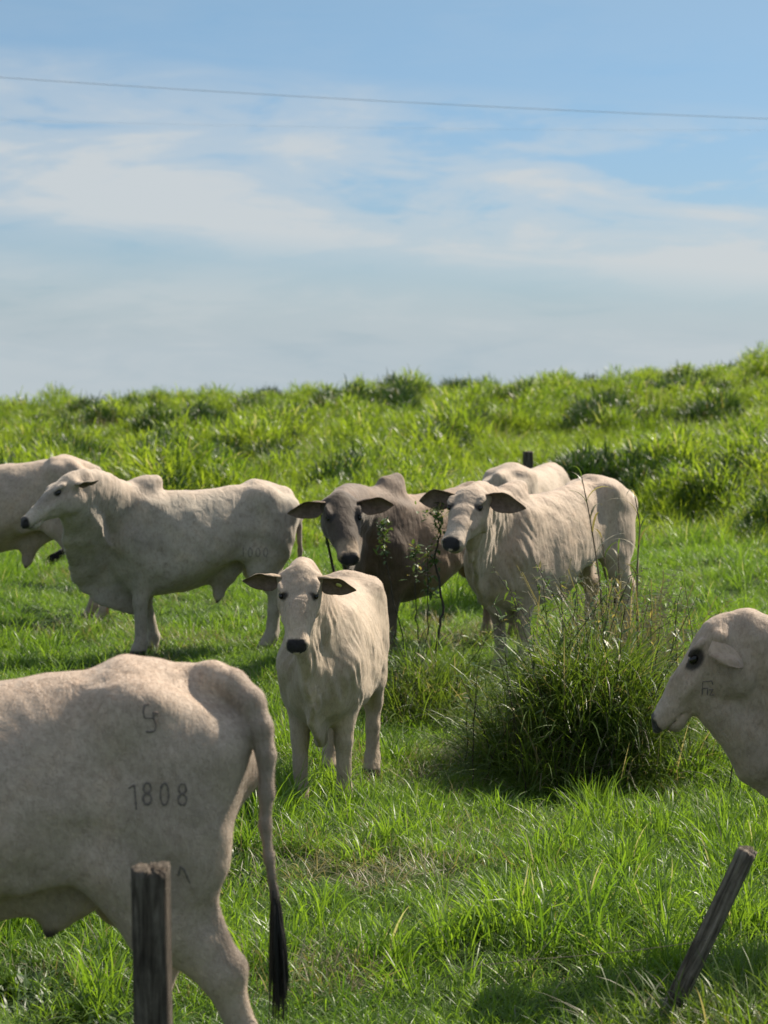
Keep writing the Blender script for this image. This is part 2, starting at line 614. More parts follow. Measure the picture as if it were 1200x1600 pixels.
        for ax in range(3):
            sa = [slice(None)] * 3; sb = [slice(None)] * 3
            sa[ax] = slice(0, -1); sb[ax] = slice(1, None)
            A, B = ins[tuple(sa)], ins[tuple(sb)]
            E = np.argwhere(A != B)
            o1, o2 = [(1, 2), (2, 0), (0, 1)][ax]
            E = E[(E[:, o1] > 0) & (E[:, o2] > 0) & (E[:, o1] < F.shape[o1] - 1) & (E[:, o2] < F.shape[o2] - 1)]
            flip = A[E[:, 0], E[:, 1], E[:, 2]]
            q = []
            for d1, d2 in ((-1, -1), (0, -1), (0, 0), (-1, 0)):
                e = E.copy()
                e[:, o1] += d1; e[:, o2] += d2
                q.append(idx[e[:, 0], e[:, 1], e[:, 2]])
            q = np.stack(q, 1)
            q[~flip] = q[~flip][:, ::-1]
            quads.append(q)
        Q = np.vstack(quads)
        # light tangential smoothing
        for _ in range(3):
            ssum = np.zeros_like(V)
            cc = np.zeros(len(V))
            for a, b in ((0, 1), (1, 2), (2, 3), (3, 0)):
                np.add.at(ssum, Q[:, a], V[Q[:, b]])
                np.add.at(cc, Q[:, a], 1)
            V = V * 0.5 + 0.5 * ssum / np.maximum(cc, 1)[:, None]
        return V, Q


def sm(e0, e1, x):
    t = np.clip((x - e0) / (e1 - e0), 0, 1)
    return t * t * (3 - 2 * t)


def bez(p0, p1, p2, p3, n):
    t = np.linspace(0, 1, n)[:, None]
    return (1 - t) ** 3 * p0 + 3 * (1 - t) ** 2 * t * p1 + 3 * (1 - t) * t * t * p2 + t ** 3 * p3


def ear_mesh(L, Wd, droop, cup=1.0):
    """ear in local axes: x to the tip, y across, z = the open side"""
    nu, nv = 18, 11
    us = np.linspace(0, 1, nu)
    prof = np.interp(us, [0, .12, .3, .48, .66, .82, .93, 1], [.34, .50, .86, 1.0, .86, .54, .26, .03]) * Wd / 2
    amax = np.interp(us, [0, .2, .5, 1], [2.1, 1.5, 0.95, 0.6]) * cup
    vs = np.linspace(-1, 1, nv)
    layers = []
    for off in (0.0, 1.0):
        U, Vv = np.meshgrid(us, vs, indexing='ij')
        r = (prof / np.sin(np.minimum(amax, 1.4)))[:, None]
        A = Vv * amax[:, None]
        rr = r + off * 0.007 * (1 - 0.7 * np.abs(Vv)) + off * 0.001
        x = U * L
        y = rr * np.sin(A) + 0.06 * L * np.sin(U * 3.1) * (0.6)
        z = r - rr * np.cos(A) - droop * L * U ** 2 + 0.004 * np.sin(U * 14 + Vv * 3)
        y = y - 0.10 * L * U ** 2
        layers.append(np.stack([x, y, z], -1).reshape(-1, 3))
    V = np.vstack(layers)
    F, mi = [], []
    n0 = nu * nv
    for i in range(nu - 1):
        for j in range(nv - 1):
            a = i * nv + j
            F.append((a, a + nv, a + nv + 1, a + 1)); mi.append(1)
            F.append((n0 + a, n0 + a + 1, n0 + a + nv + 1, n0 + a + nv)); mi.append(0)
    for i in range(nu - 1):
        a = i * nv
        F.append((a, n0 + a, n0 + a + nv, a + nv)); mi.append(0)
        a = i * nv + nv - 1
        F.append((a, a + nv, n0 + a + nv, n0 + a)); mi.append(0)
    a = (nu - 1) * nv
    for j in range(nv - 1):
        F.append((a + j, n0 + a + j, n0 + a + j + 1, a + j + 1)); mi.append(0)
    return V, F, mi


HEAD = [  # along the face: x, top, bottom, half width
    (-0.045, 0.000, -0.085, 0.035),
    (-0.02, 0.040, -0.115, 0.074),
    (0.03, 0.064, -0.150, 0.098),
    (0.10, 0.060, -0.195, 0.106),
    (0.17, 0.052, -0.205, 0.102),
    (0.24, 0.048, -0.182, 0.087),
    (0.31, 0.038, -0.148, 0.073),
    (0.38, 0.026, -0.125, 0.064),
    (0.44, 0.012, -0.116, 0.063),
    (0.49, 0.000, -0.108, 0.064),
    (0.520, -0.012, -0.095, 0.054),
    (0.532, -0.026, -0.082, 0.036),
]

TRUNK = [
    (-0.85, 1.15, 1.00, 0.08),
    (-0.80, 1.235, 0.90, 0.150),
    (-0.70, 1.300, 0.80, 0.215),
    (-0.58, 1.352, 0.84, 0.245),
    (-0.46, 1.356, 0.86, 0.245),
    (-0.32, 1.345, 0.81, 0.245),
    (-0.12, 1.315, 0.68, 0.285),
    (0.10, 1.305, 0.560, 0.305),
    (0.28, 1.315, 0.530, 0.290),
    (0.44, 1.335, 0.530, 0.250),
    (0.58, 1.31, 0.56, 0.215),
    (0.70, 1.23, 0.64, 0.165),
    (0.80, 1.06, 0.78, 0.085),
]

BASE = dict(scale=1.0, sz=1.0, sx=1.0, hump=1.0, belly=1.0, sheath=1.0, ribs=0.0, h=0.0125,
            legs=dict(fl=0.0, fr=0.0, hl=0.0, hr=0.0), coat=(0.50, 0.44, 0.375), grey=0.0, dewlap=1.0,
            head_scale=1.0, head_w=1.0, head_d=1.0, ear=((0.15, 1.0, -0.12), (0.15, 1.0, -0.12)), ear_open=None, ear_len=0.22, ear_w=0.105, tail=None, switch=True, neckw=1.0, neckh=1.0, low=0.0, dewz=0.0, legw=1.0, tail_px=None, shx=0.0, shz=0.0, tilt=0.0, dewx=0.0, nz=0.0, earcup=1.0,
            face=(0.42, 0.37, 0.32), wrinkle=0.0, thin=0.0)


def build_cow(name, label, root_xy, heading, poll, face_dir, face_roll=0.0, **kw):
    P = dict(BASE); P.update(kw)
    s = P['scale']
    gx, gy = root_xy
    gz = float(hills(gx, gy)) - 0.01
    root = bpy.data.objects.new(name, None)
    COL.objects.link(root)
    root.empty_display_size = 0.3
    root.location = (gx, gy, gz)
    root.rotation_euler = (0, rad(P['tilt']), rad(heading))
    root['label'] = label
    root['category'] = 'cow'
    root['group'] = 'pale zebu cattle standing in the pasture'
    Rz = Matrix.Rotation(rad(heading), 3, 'Z') @ Matrix.Rotation(rad(P['tilt']), 3, 'Y')
    # world -> body coordinates (body units: metres / scale)
    def loc(p): return np.array(Rz.transposed() @ (Vector(p) - Vector((gx, gy, gz)))) / s
    def locv(v): return np.array(Rz.transposed() @ Vector(v))
    HO = loc(poll)
    hx = locv(Vector(face_dir).normalized())
    upw = np.array([0, 0, 1.0])
    hy = np.cross(upw, hx); hy /= np.linalg.norm(hy)
    hz = np.cross(hx, hy)
    cr_, sr_ = math.cos(rad(face_roll)), math.sin(rad(face_roll))
    hy, hz = hy * cr_ + hz * sr_, hz * cr_ - hy * sr_
    HR = np.array([hx, hy, hz])
    hs = P['head_scale']
    hw_ = P['head_w']
    hd_ = P['head_d']
    def H(x, y, z): return HO + hs * (x * hx + y * hw_ * hy + (z * (1 + (hd_ - 1) * float(np.interp(x, [0.0, 0.18, 0.42], [0.8, 1, 0]))) if z < -0.05 else z) * hz)

    lo = np.minimum([-1.28, -0.46, -0.02], HO - 0.62)
    hi = np.maximum([1.05, 0.46, 1.62], HO + 0.62)
    lo[2] = -0.02
    tail = P['tail']
    if P['tail_px']:
        tail = [(*loc(at(a_, b_, yy)), r_) for a_, b_, yy, r_ in P['tail_px']]
    if tail is None:
        tail = [(-0.76, 0, 1.29, .042), (-0.83, 0, 1.27, .04), (-0.885, 0, 1.17, .034), (-0.895, 0, 1.0, .027), (-0.88, 0, 0.8, .021), (-0.87, 0.01, 0.62, .017), (-0.87, 0.01, 0.5, .015)]
    tpts = np.array([t_[:3] for t_ in tail]); trad = np.array([t_[3] for t_ in tail])
    hh = P['h'] / s
    pts_all = np.vstack([tpts])
    lo = np.minimum(lo, pts_all.min(0) - 0.06)
    lo[2] = -0.02
    # keep the grid near the head tight
    hp = np.array([H(x, y, z) for x in (-.05, .53) for y in (-.12, .12) for z in (-.23, .09)])
    lo = np.minimum(np.minimum([-0.92, -0.40, -0.02], tpts.min(0) - .06), hp.min(0) - 0.04); lo[2] = -0.02
    hi = np.maximum(np.maximum([0.86, 0.40, 1.45 + 0.14 * P['hump']], tpts.max(0) + .06), hp.max(0) + 0.04)
    G = Field(lo, hi, hh)
    sx = P['sx']
    # ---- trunk
    low = P['low']
    prof = [(x * sx, t_, b + (0.05 * (1 - P['belly']) if -0.5 < x < 0.5 else 0) - low * float(np.interp(x, [-.6, -.1, .6, .8], [0, 1, 1, 0])), w * (1 - 0.16 * P['thin'])) for x, t_, b, w in TRUNK]
    G.loft(prof, 0.03, n=2.2, egg=0.22, eggz=0.0)
    # hooks, pins, sacrum
    for q in (-1, 1):
        G.ell((-0.53 * sx, q * 0.150, 1.285), (0.10, 0.065, 0.045), 0.11)
        G.ell((-0.79 * sx, q * 0.095, 1.175), (0.05, 0.045, 0.055), 0.08)
        # rump to thigh
        G.seg((-0.61 * sx, q * 0.115, 1.10), (-0.60 * sx, q * 0.145, 0.92), (0.115, 0.19), (0.110, 0.19), 0.07)
        G.seg((-0.50 * sx, q * 0.165, 1.21), (-0.76 * sx, q * 0.145, 1.13), (0.07, 0.09), (0.055, 0.08), 0.10)
        # hollow in front of the hook and between hook and pin
        G.ell((-0.37 * sx, q * 0.345, 1.15), (0.13, 0.07, 0.12), 0.11, sub=True)
        # shoulder blade and upper arm
        G.seg((0.42, q * 0.120, 1.18), (0.56, q * 0.155, 0.90), (0.085, 0.14), (0.090, 0.14), 0.08)
        G.seg((0.58, q * 0.155, 0.93), (0.44, q * 0.155, 0.76), (0.090, 0.12), (0.080, 0.125), 0.07)
        G.ell((0.30, q * 0.325, 0.98), (0.05, 0.05, 0.22), 0.08, sub=True)
    G.seg((-0.50 * sx, 0, 1.345), (-0.78 * sx, 0, 1.262), (0.06, 0.03), (0.05, 0.035), 0.10)
    # ---- hump
    hu = P['hump']
    if hu > 0:
        G.seg((0.60, 0, 1.24), (0.40, 0, 1.30 + 0.03 * hu), (0.11, 0.13), (0.090, 0.10), 0.08)
        G.seg((0.46, 0, 1.33 + 0.03 * hu), (0.33, 0, 1.345 + 0.055 * hu), (0.070, 0.075 * hu + .01), (0.055, 0.060 * hu + .01), 0.05)
    # ---- legs
    Lg = P['legs']
    lw = P['legw'] * 1.12
    def LS(a_, b_, r1, r2, k_): G.seg(a_, b_, (r1[0] * lw, r1[1] * lw), (r2[0] * lw, r2[1] * lw), k_)
    for key, q in (('hl', 1), ('hr', -1)):
        f = Lg[key]
        f, tr_ = f if isinstance(f, tuple) else (f, 0.0)
        hipx = -0.58 * sx
        st = (hipx + 0.12 + 0.25 * f, q * 0.165, 0.80)
        ga = (hipx + 0.02 + 0.45 * f, q * 0.165, 0.66)
        ho = (hipx - 0.14 + 0.75 * f, q * 0.15, 0.495)
        mid = (hipx - 0.125 + 0.9 * f - tr_ * .5, q * 0.15, 0.33)
        fe = (hipx - 0.11 + 1.0 * f - tr_, q * 0.15, 0.13)
        hf = (hipx - 0.06 + 1.02 * f - tr_ * 1.1, q * 0.15, 0.035)
        G.seg((hipx, q * 0.13, 1.02), (hipx + 0.02 + 0.2 * f, q * 0.16, 0.80), (0.10, 0.20), (0.088, 0.175), 0.05)
        G.seg(st, ga, (0.075, 0.105), (0.062, 0.095), 0.07)
        G.seg((hipx - 0.06 + .2 * f, q * 0.145, 0.84), ga, (0.075, 0.13), (0.06, 0.085), 0.09)
        LS(ga, ho, (0.060, 0.085), (0.041, 0.052), 0.045)
        G.seg((hipx - 0.12 + .4 * f, q * 0.15, 0.70), (ho[0] - 0.028, ho[1], ho[2] + 0.03), (0.022, 0.03), (0.02, 0.024), 0.05)
        G.ell((ho[0] - 0.02, ho[1], ho[2] + 0.015), (0.045, 0.036, 0.045), 0.04)
        LS(ho, mid, (0.040, 0.050), (0.031, 0.036), 0.04)
        LS(mid, fe, (0.031, 0.035), (0.033, 0.038), 0.03)
        G.ell(fe, (0.043, 0.040, 0.043), 0.03)
        LS(fe, hf, (0.036, 0.038), (0.044, 0.045), 0.02)
        G.seg((hf[0] - 0.01, hf[1], 0.02), (hf[0] + 0.045, hf[1], 0.018), (0.048, 0.028), (0.042, 0.02), 0.02)
        # skin fold from belly to stifle
        G.seg((-0.20 * sx, q * 0.19, 0.80), (st[0] + 0.02, q * 0.17, 0.87), (0.03, 0.055), (0.045, 0.07), 0.08)
    for key, q in (('fl', 1), ('fr', -1)):
        f = Lg[key]
        el_ = (0.43 + 0.15 * f, q * 0.150, 0.74)
        kn = (0.475 + 0.6 * f, q * 0.135, 0.425)
        fe = (0.465 + 1.0 * f, q * 0.135, 0.13)
        hf = (0.495 + 1.0 * f, q * 0.135, 0.035)
        G.seg((0.50, q * 0.155, 0.88), el_, (0.070, 0.115), (0.062, 0.10), 0.06)
        LS(el_, (kn[0], kn[1], kn[2] + 0.04), (0.060, 0.078), (0.042, 0.045), 0.05)
        G.ell((kn[0] + 0.008, kn[1], kn[2]), (0.047, 0.045, 0.06), 0.03)
        LS(kn, fe, (0.036, 0.038), (0.031, 0.034), 0.03)
        G.ell(fe, (0.042, 0.040, 0.043), 0.03)
        LS(fe, hf, (0.036, 0.038), (0.044, 0.045), 0.02)
        G.seg((hf[0] - 0.01, hf[1], 0.02), (hf[0] + 0.045, hf[1], 0.018), (0.048, 0.028), (0.042, 0.02), 0.02)
    # ---- neck
    nw = P['neckw']
    p0 = np.array([0.50, 0, 1.06 + P['nz']]); t0 = np.array([0.80, 0, 0.35])
    pe = H(0.015, 0, -0.045)
    Ln = np.linalg.norm(pe - p0)
    t0 = t0 / np.linalg.norm(t0)
    nn = 11
    back = -hx * 0.55 + hz * 0.15 + np.array([-0.25, 0, -0.5])
    back /= np.linalg.norm(back)
    C = bez(p0, p0 + t0 * Ln * 0.4, pe + back * Ln * 0.33, pe, nn)
    ws = np.interp(np.linspace(0, 1, nn), [0, .3, .65, 1], [0.165, 0.125, 0.095, 0.078 * hs]) * nw
    hs_ = np.interp(np.linspace(0, 1, nn), [0, .3, .65, 1], [0.27, 0.215, 0.165, 0.112 * hs]) * P['neckh']
    side0 = np.array([0, 1.0, 0])
    for i in range(nn - 1):
        tt = i / (nn - 1)
        sd = side0 * (1 - tt) + (hy if hy[1] > -0.3 else -hy) * tt
        G.seg(C[i], C[i + 1], (ws[i], hs_[i]), (ws[i + 1], hs_[i + 1]), 0.045, side=sd)
    # ---- dewlap: from chin down the throat to the brisket
    dl = P['dewlap']
    th = H(0.13, 0, -0.17)
    if dl > 0:
        b1 = np.array([0.74 + P['dewx'], 0.0, 0.66 - 0.03 * dl - P['dewz']]); b2 = np.array([0.48, 0, 0.555 - 0.03 * dl - P['dewz'] - low])
        down = np.array([0.12, 0, -1.0])
        D = bez(th, th + down * 0.25 * np.linalg.norm(th - b1) - hx * 0.02, b1 + np.array([0.06, 0, 0.22]), b1, 24)
        D = np.vstack([D, bez(b1, b1 + np.array([-0.05, 0, -0.06]), b2 + np.array([0.1, 0, -0.02]), b2, 9)[1:]])
        m = len(D)
        for i in range(m - 1):
            t_ = i / (m - 1)
            wob = 0.012 * math.sin(i * 0.8) * (1 if 2 < i < m - 2 else 0)
            wob2 = 0.012 * math.sin((i + 1) * 0.8) * (1 if 2 < i + 1 < m - 2 else 0)
            hgt = (0.05 + 0.075 * math.sin(math.pi * min(1, t_ * 1.15))) * (0.6 + 0.4 * dl)
            A_ = D[i] + np.array([-0.05, wob, 0.03]); B_ = D[i + 1] + np.array([-0.05, wob2, 0.03])
            G.seg(A_, B_, (0.019, hgt), (0.019, hgt), 0.045)
            # fill between sheet and neck
            ci = C[min(nn - 1, max(0, int(round((1 - t_ * 1.1) * (nn - 1)))))]
            ca = np.array([np.interp((1 - t_ * 1.1) * (nn - 1), np.arange(nn), C[:, j_]) for j_ in range(3)])
            cb = np.array([np.interp((1 - (t_ + 1 / (m - 1)) * 1.1) * (nn - 1), np.arange(nn), C[:, j_]) for j_ in range(3)])
            G.seg(D[i] * 0.62 + ca * 0.38, D[i + 1] * 0.62 + cb * 0.38, (0.040, 0.11), (0.040, 0.11), 0.06)
    for (a1, b1_, r1), (a2, b2_, r2) in zip(P.get('throat', [])[:-1], P.get('throat', [])[1:]):
        G.seg(loc(at(a1, b1_, P['throat_y'])), loc(at(a2, b2_, P['throat_y'])), (r1 * 0.7, r1), (r2 * 0.7, r2), 0.07)
    # ---- sheath under the belly
    shv = P['sheath']
    shx = P['shx']; shz = P['shz']
    if shv > 0:
        G.seg((-0.46 + shx, 0, 0.80), (-0.24 + shx, 0, 0.715 - low + shz), (0.05, 0.09), (0.045, 0.10), 0.07)
        G.seg((-0.24 + shx, 0, 0.715 - low + shz), (0.10 + shx, 0, 0.63 - low + shz), (0.045, 0.10), (0.06, 0.06), 0.07)
        zt = 0.60 - low + shz - 0.06 * shv
        G.seg((-0.20 + shx, 0, 0.66 - low + shz), (-0.18 + shx, 0, zt), (0.034, 0.085), (0.026, 0.05), 0.05)
        G.seg((-0.18 + shx, 0, zt), (-0.165 + shx, 0, zt - 0.05), (0.024, 0.03), (0.013, 0.014), 0.03)
    # ---- head
    prof = [(x * hs, t_ * hs, b * hs * (1 + (P['head_d'] - 1) * float(np.interp(x, [0.0, 0.18, 0.42], [0.8, 1, 0]))), w * hs * hw_) for x, t_, b, w in HEAD]
    G.loft(prof, 0.035, O=HO, R=HR, n=2.35, egg=-0.02)
    hsz = hs
    for q in (-1, 1):
        G.ell(H(0.140, q * 0.092, 0.036), np.array((0.055, 0.022, 0.018)) * hsz, 0.03, R=HR)        # brow
        G.ell(H(0.245, q * 0.078, -0.045), np.array((0.08, 0.014, 0.018)) * hsz, 0.04, R=HR)        # cheek ridge
        G.ell(H(0.12, q * 0.078, -0.130), np.array((0.09, 0.032, 0.07)) * hsz, 0.05, R=HR)          # jaw
        G.ell(H(0.180, q * 0.116, 0.014), np.array((0.036, 0.020, 0.022)) * hsz, 0.02, R=HR, sub=True)   # eye socket
        G.ell(H(0.500, q * 0.036, -0.026), np.array((0.030, 0.026, 0.026)) * hsz, 0.02, R=HR)       # nostril wing
        G.ell(H(0.524, q * 0.046, -0.024), np.array((0.020, 0.014, 0.011)) * hsz, 0.010, R=HR, sub=True)
        G.ell(H(0.33, q * 0.100, 0.005), np.array((0.10, 0.030, 0.04)) * hsz, 0.04, R=HR, sub=True)   # hollow beside the nose
        G.seg(H(0.035, q * 0.070, -0.012), H(0.030, q * 0.100, -0.014), 0.030 * hsz, 0.022 * hsz, 0.05)       # ear root
    G.ell(H(0.44, 0, -0.118), np.array((0.055, 0.046, 0.020)) * hsz, 0.025, R=HR)                     # lower lip
    G.seg(H(0.54, 0, -0.084), H(0.40, 0, -0.090), (0.075 * hsz, 0.006), (0.075 * hsz, 0.004), 0.010, side=hy, sub=True)
    # ---- tail
    for i in range(len(tpts) - 1):
        G.seg(tpts[i], tpts[i + 1], trad[i], trad[i + 1], 0.05 if i < 2 else 0.02)
    # ---- relief: ribs and skin folds
    rb = P['ribs']
    if rb > 0:
        G.displace((-0.38, -0.4, 0.6), (0.36, 0.4, 1.35), lambda X, Y, Z: -rb * 0.0030 * np.sin((X + 0.30 * (Z - 1.0)) * 2 * np.pi / 0.085)
                   * sm(-0.36, -0.2, X) * (1 - sm(0.2, 0.34, X)) * sm(0.66, 0.8, Z) * (1 - sm(1.12, 1.28, Z)) * np.ones_like(Y))
    sd_ = (gx * 3.7 + gy * 1.9) % 6.28
    G.displace(G.lo, G.lo + G.h * G.n, lambda X, Y, Z: sm(0.3, 0.6, Z) * sm(-0.82, -0.72, X) * (
        0.0045 * np.sin(X * 21 + 2.2 * np.sin(Z * 9 + sd_) + sd_) * np.sin(Z * 19 + 1.7 * np.sin(X * 8 + Y * 11) + sd_)
        + 0.0016 * np.sin(X * 57 + 3 * np.sin(Z * 23)) * np.sin(Z * 49 + 3 * np.sin(X * 19 + Y * 31) + sd_)))
    wr = P['wrinkle']
    nk0, nk1 = C.min(0) - 0.3, C.max(0) + 0.2
    G.displace(np.minimum(nk0, [0.35, -.3, .6]), np.maximum(nk1, [0.75, .3, 1.2]),
               lambda X, Y, Z: (0.0010 + wr * 0.0038) * np.sin((X * 0.8 - 0.42 * (Z - 1.0) + 0.02 * np.sin(Z * 9 + Y * 14) + 0.012 * np.sin(Z * 23 - X * 17)) * 2 * np.pi / 0.058) * (0.55 + 0.45 * np.sin(Z * 13 + X * 21 + Y * 9))
               * sm(0.36, 0.52, X) * sm(0.62, 0.75, Z) * sm(0.02, 0.05, np.sqrt((X - HO[0]) ** 2 + (Y - HO[1]) ** 2 + (Z - HO[2]) ** 2) - 0.16))
    V, Q = G.mesh()
    # ---- coat colour (what the hide itself is coloured like)
    base = np.array(P['coat'])
    col = np.tile(base, (len(V), 1))
    x, y, z = V.T
    def mixto(c, w):
        nonlocal col
        w = np.clip(w, 0, 1)[:, None]
        col = col * (1 - w) + np.array(c) * w
    g = P['grey']
    rel = (V - HO) @ HR.T / hs
    nz_ = 0.5 + 0.25 * np.sin(x * 23 + z * 11) + 0.25 * np.sin(z * 31 - y * 17 + x * 7)
    if g > 0:
        wgt = sm(0.20, 0.55, x + 0.25 * nz_ - 0.1)
        mixto((0.088, 0.067, 0.054), g * wgt)
        mixto((0.075, 0.056, 0.045), g * sm(1.30, 1.42, z) * sm(0.1, 0.3, x))
        mixto((0.34, 0.24, 0.17), 0.7 * g * (1 - sm(0.04, 0.10, abs(x - 0.24))) * sm(1.15, 1.3, z))
    gp = P.get('shade', 0.35)  # strength of the coat's own grey patches on shoulder and thigh
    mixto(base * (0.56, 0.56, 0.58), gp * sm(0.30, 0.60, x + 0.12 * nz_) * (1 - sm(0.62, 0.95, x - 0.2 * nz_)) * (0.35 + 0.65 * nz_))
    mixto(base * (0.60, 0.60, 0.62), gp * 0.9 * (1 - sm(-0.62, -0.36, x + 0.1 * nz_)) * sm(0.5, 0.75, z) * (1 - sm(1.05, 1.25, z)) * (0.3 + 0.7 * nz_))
    # pinkish back, tan belly, dirty knees and hocks
    mixto((0.50, 0.385, 0.30), 0.5 * sm(1.22, 1.36, z + 0.05 * nz_) * (1 - g * .5))
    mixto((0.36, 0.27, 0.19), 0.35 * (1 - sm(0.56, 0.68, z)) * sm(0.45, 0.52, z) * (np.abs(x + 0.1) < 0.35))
    mixto((0.26, 0.21, 0.16), 0.45 * (1 - sm(0.10, 0.58, z)) * (0.5 + 0.5 * nz_) * (np.abs(x - 0.1) > 0.2))
    mixto((0.055, 0.045, 0.04), 1 - sm(0.055, 0.075, z))
    zt_ = 0.60 - low + P['shz'] - 0.06 * shv
    mixto((0.06, 0.045, 0.04), (1 - sm(0.02, 0.05, np.abs(x + 0.165 - shx))) * (1 - sm(zt_ - 0.05, zt_ - 0.02, z)) * (z > 0.3) * (np.abs(y) < 0.06) * (1 if shv > 0 else 0))
    # face
    hx_, hy_, hz_ = rel.T
    inh = (hx_ > -0.03) & (hx_ < 0.55) & (np.abs(hy_) < 0.17) & (hz_ > -0.30) & (hz_ < 0.1)
    if g > 0:
        mixto(P['face'], inh * g)
    mixto(np.array(P['face']) * 0.62, inh * 0.55 * sm(-0.03, 0.03, hz_) * sm(0.04, 0.12, hx_) * (1 - sm(0.30, 0.42, hx_)) * (0.6 + 0.5 * nz_) * P.get('mask', 1.0))
    mixto(P.get('nose_band', (0.50, 0.42, 0.34)), inh * sm(0.36, 0.41, hx_) * sm(-0.06, 0.0, hz_) * 0.7)
    mixto((0.022, 0.020, 0.021), inh * sm(0.474, 0.488, hx_ + 0.35 * np.minimum(0, hz_ + 0.01)) * (1 - sm(0.85, 1.12, np.abs(hy_ / 0.060) ** 3 + np.abs((hz_ + 0.036) / 0.046) ** 3)))
    mixto((0.10, 0.085, 0.075), inh * 0.6 * sm(0.46, 0.50, hx_) * (hz_ <= -0.080))
    eyed = np.sqrt(((hx_ - 0.18) / 1.35) ** 2 + (hz_ - 0.014) ** 2)
    ring = P.get('ring', 0.034)
    mixto((0.035, 0.030, 0.030), inh * (1 - sm(ring * 0.85, ring * 1.25, eyed)) * (np.abs(hy_) > 0.06) * 0.93)
    # lower tail and back of tail darker
    td = np.full(len(V), 9.0)
    for p_ in tpts[3:]:
        td = np.minimum(td, np.linalg.norm(V - p_, axis=1))
    mixto((0.25, 0.20, 0.16), 0.6 * (1 - sm(0.04, 0.12, td)) * (x < -0.6) * P.get('tailtint', 1))
    end = np.linalg.norm(V - tpts[-1], axis=1)
    mixto((0.04, 0.034, 0.03), (1 - sm(0.06, 0.22, end)) * (x < -0.6))
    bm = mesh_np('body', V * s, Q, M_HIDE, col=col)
    body = new_obj('body', bm, root)
    fn = P.get('furry', 0)
    if fn:
        r_ = np.random.default_rng(int(abs(gx) * 977) + 3)
        e1 = V[Q[:, 2]] - V[Q[:, 0]]; e2 = V[Q[:, 3]] - V[Q[:, 1]]
        FN = np.cross(e1, e2)
        ar = np.linalg.norm(FN, axis=1) + 1e-12
        FN /= ar[:, None]
        k_ = r_.choice(len(Q), fn, p=ar / ar.sum())
        w4 = r_.dirichlet((1, 1, 1, 1), fn)
        root_p = (V[Q[k_]] * w4[:, :, None]).sum(1)
        rc = (col[Q[k_]] * w4[:, :, None]).sum(1) * r_.uniform(0.86, 1.14, fn)[:, None]
        nn_ = FN[k_]
        comb = np.tile(np.array([-1.0, 0, -0.7]), (fn, 1))
        near = np.linalg.norm(root_p - H(0.25, 0, -0.05), axis=1) < 0.36 * hs
        comb[near] = -hx
        comb = comb + r_.normal(0, 0.28, (fn, 3))
        comb -= (comb * nn_).sum(1)[:, None] * nn_
        comb /= np.linalg.norm(comb, axis=1)[:, None] + 1e-9
        bi = np.cross(nn_, comb)
        L_ = r_.uniform(0.007, 0.015, fn)[:, None]
        W_ = r_.uniform(0.0005, 0.0010, fn)[:, None]
        tp = root_p + comb * L_ + nn_ * L_ * r_.uniform(0.05, 0.32, fn)[:, None]
        rp_ = root_p - nn_ * 0.0004
        FV = np.stack([rp_ - bi * W_, rp_ + bi * W_, tp], 1).reshape(-1, 3)
        FF = np.arange(fn * 3).reshape(-1, 3)
        fm = mesh_np('short_hair', FV * s, FF, M_HAIR, smooth=False, col=np.repeat(np.clip(rc, 0, 1), 3, axis=0))
        new_obj('short_hair', fm, root, kind='stuff')
    # ---- eyes
    def put_local(name, V_, F_, mat, O_, R_, sc, col_=None, mi=None, parent=root):
        V_ = np.asarray(V_) @ np.array(R_) * sc + np.array(O_)
        m_ = mesh_poly(name, V_ * s, F_, mat, col=col_)
        if mi is not None and len(mi) == len(m_.polygons):
            m_.polygons.foreach_set('material_index', np.array(mi, np.int32))
        return new_obj(name, m_, parent)
    th_, ph_ = np.linspace(0, math.pi, 9), np.linspace(0, 2 * math.pi, 14, endpoint=False)
    sv = [(math.sin(a) * math.cos(b), math.sin(a) * math.sin(b), math.cos(a)) for a in th_ for b in ph_]
    sf = [(i * 14 + j, (i + 1) * 14 + j, (i + 1) * 14 + (j + 1) % 14, i * 14 + (j + 1) % 14) for i in range(8) for j in range(14)]
    for q in (-1, 1):
        put_local('eye', np.array(sv) * (0.024, 0.014, 0.017), sf, M_EYE, H(0.180, q * 0.089, 0.013), HR, hs)
    # ---- ears
    for q, dr in ((1, P['ear'][0]), (-1, P['ear'][1])):
        d_ = dr[0] * hx + q * dr[1] * hy + dr[2] * hz
        d_ /= np.linalg.norm(d_)
        op = P['ear_open'] or (0.85, 0.0, -0.35)
        op = op[0] * hx + op[1] * q * hy + op[2] * hz
        op = op - (op @ d_) * d_
        op /= np.linalg.norm(op)
        sd = np.cross(op, d_)
        V_, F_, mi = ear_mesh(P['ear_len'], P['ear_w'], 0.10, P['earcup'])
        if q < 0:
            V_ = V_ * (1, -1, 1)
        ecol = np.tile(base * np.array(P.get('ear_tint', (0.72, 0.66, 0.60))), (len(V_), 1))
        ecol[:, :] *= (1 - 0.3 * sm(0.5, 1.0, V_[:, 0] / P['ear_len']))[:, None]
        e = put_local('ear', V_, F_, [M_HIDE, M_EARIN], H(0.028, q * 0.086, -0.008), [d_, sd, op], hs, ecol, mi)
        if P.get('tag') == q:
            tv, tf = [], []
            for i_, zz_ in enumerate((0.012, 0.018)):
                for a in np.linspace(0, 2 * math.pi, 14, endpoint=False):
                    tv.append((0.13 + 0.019 * math.cos(a), 0.012 * math.sin(a), zz_))
            tf = [tuple(range(14)), tuple(range(27, 13, -1))]
            tf += [(i_, 14 + i_, 14 + (i_ + 1) % 14, (i_ + 1) % 14) for i_ in range(14)]
            o_ = put_local('ear_tag', tv, tf, M_TAG, H(0.028, q * 0.098, 0.0), [d_, sd, op], hs, parent=e)
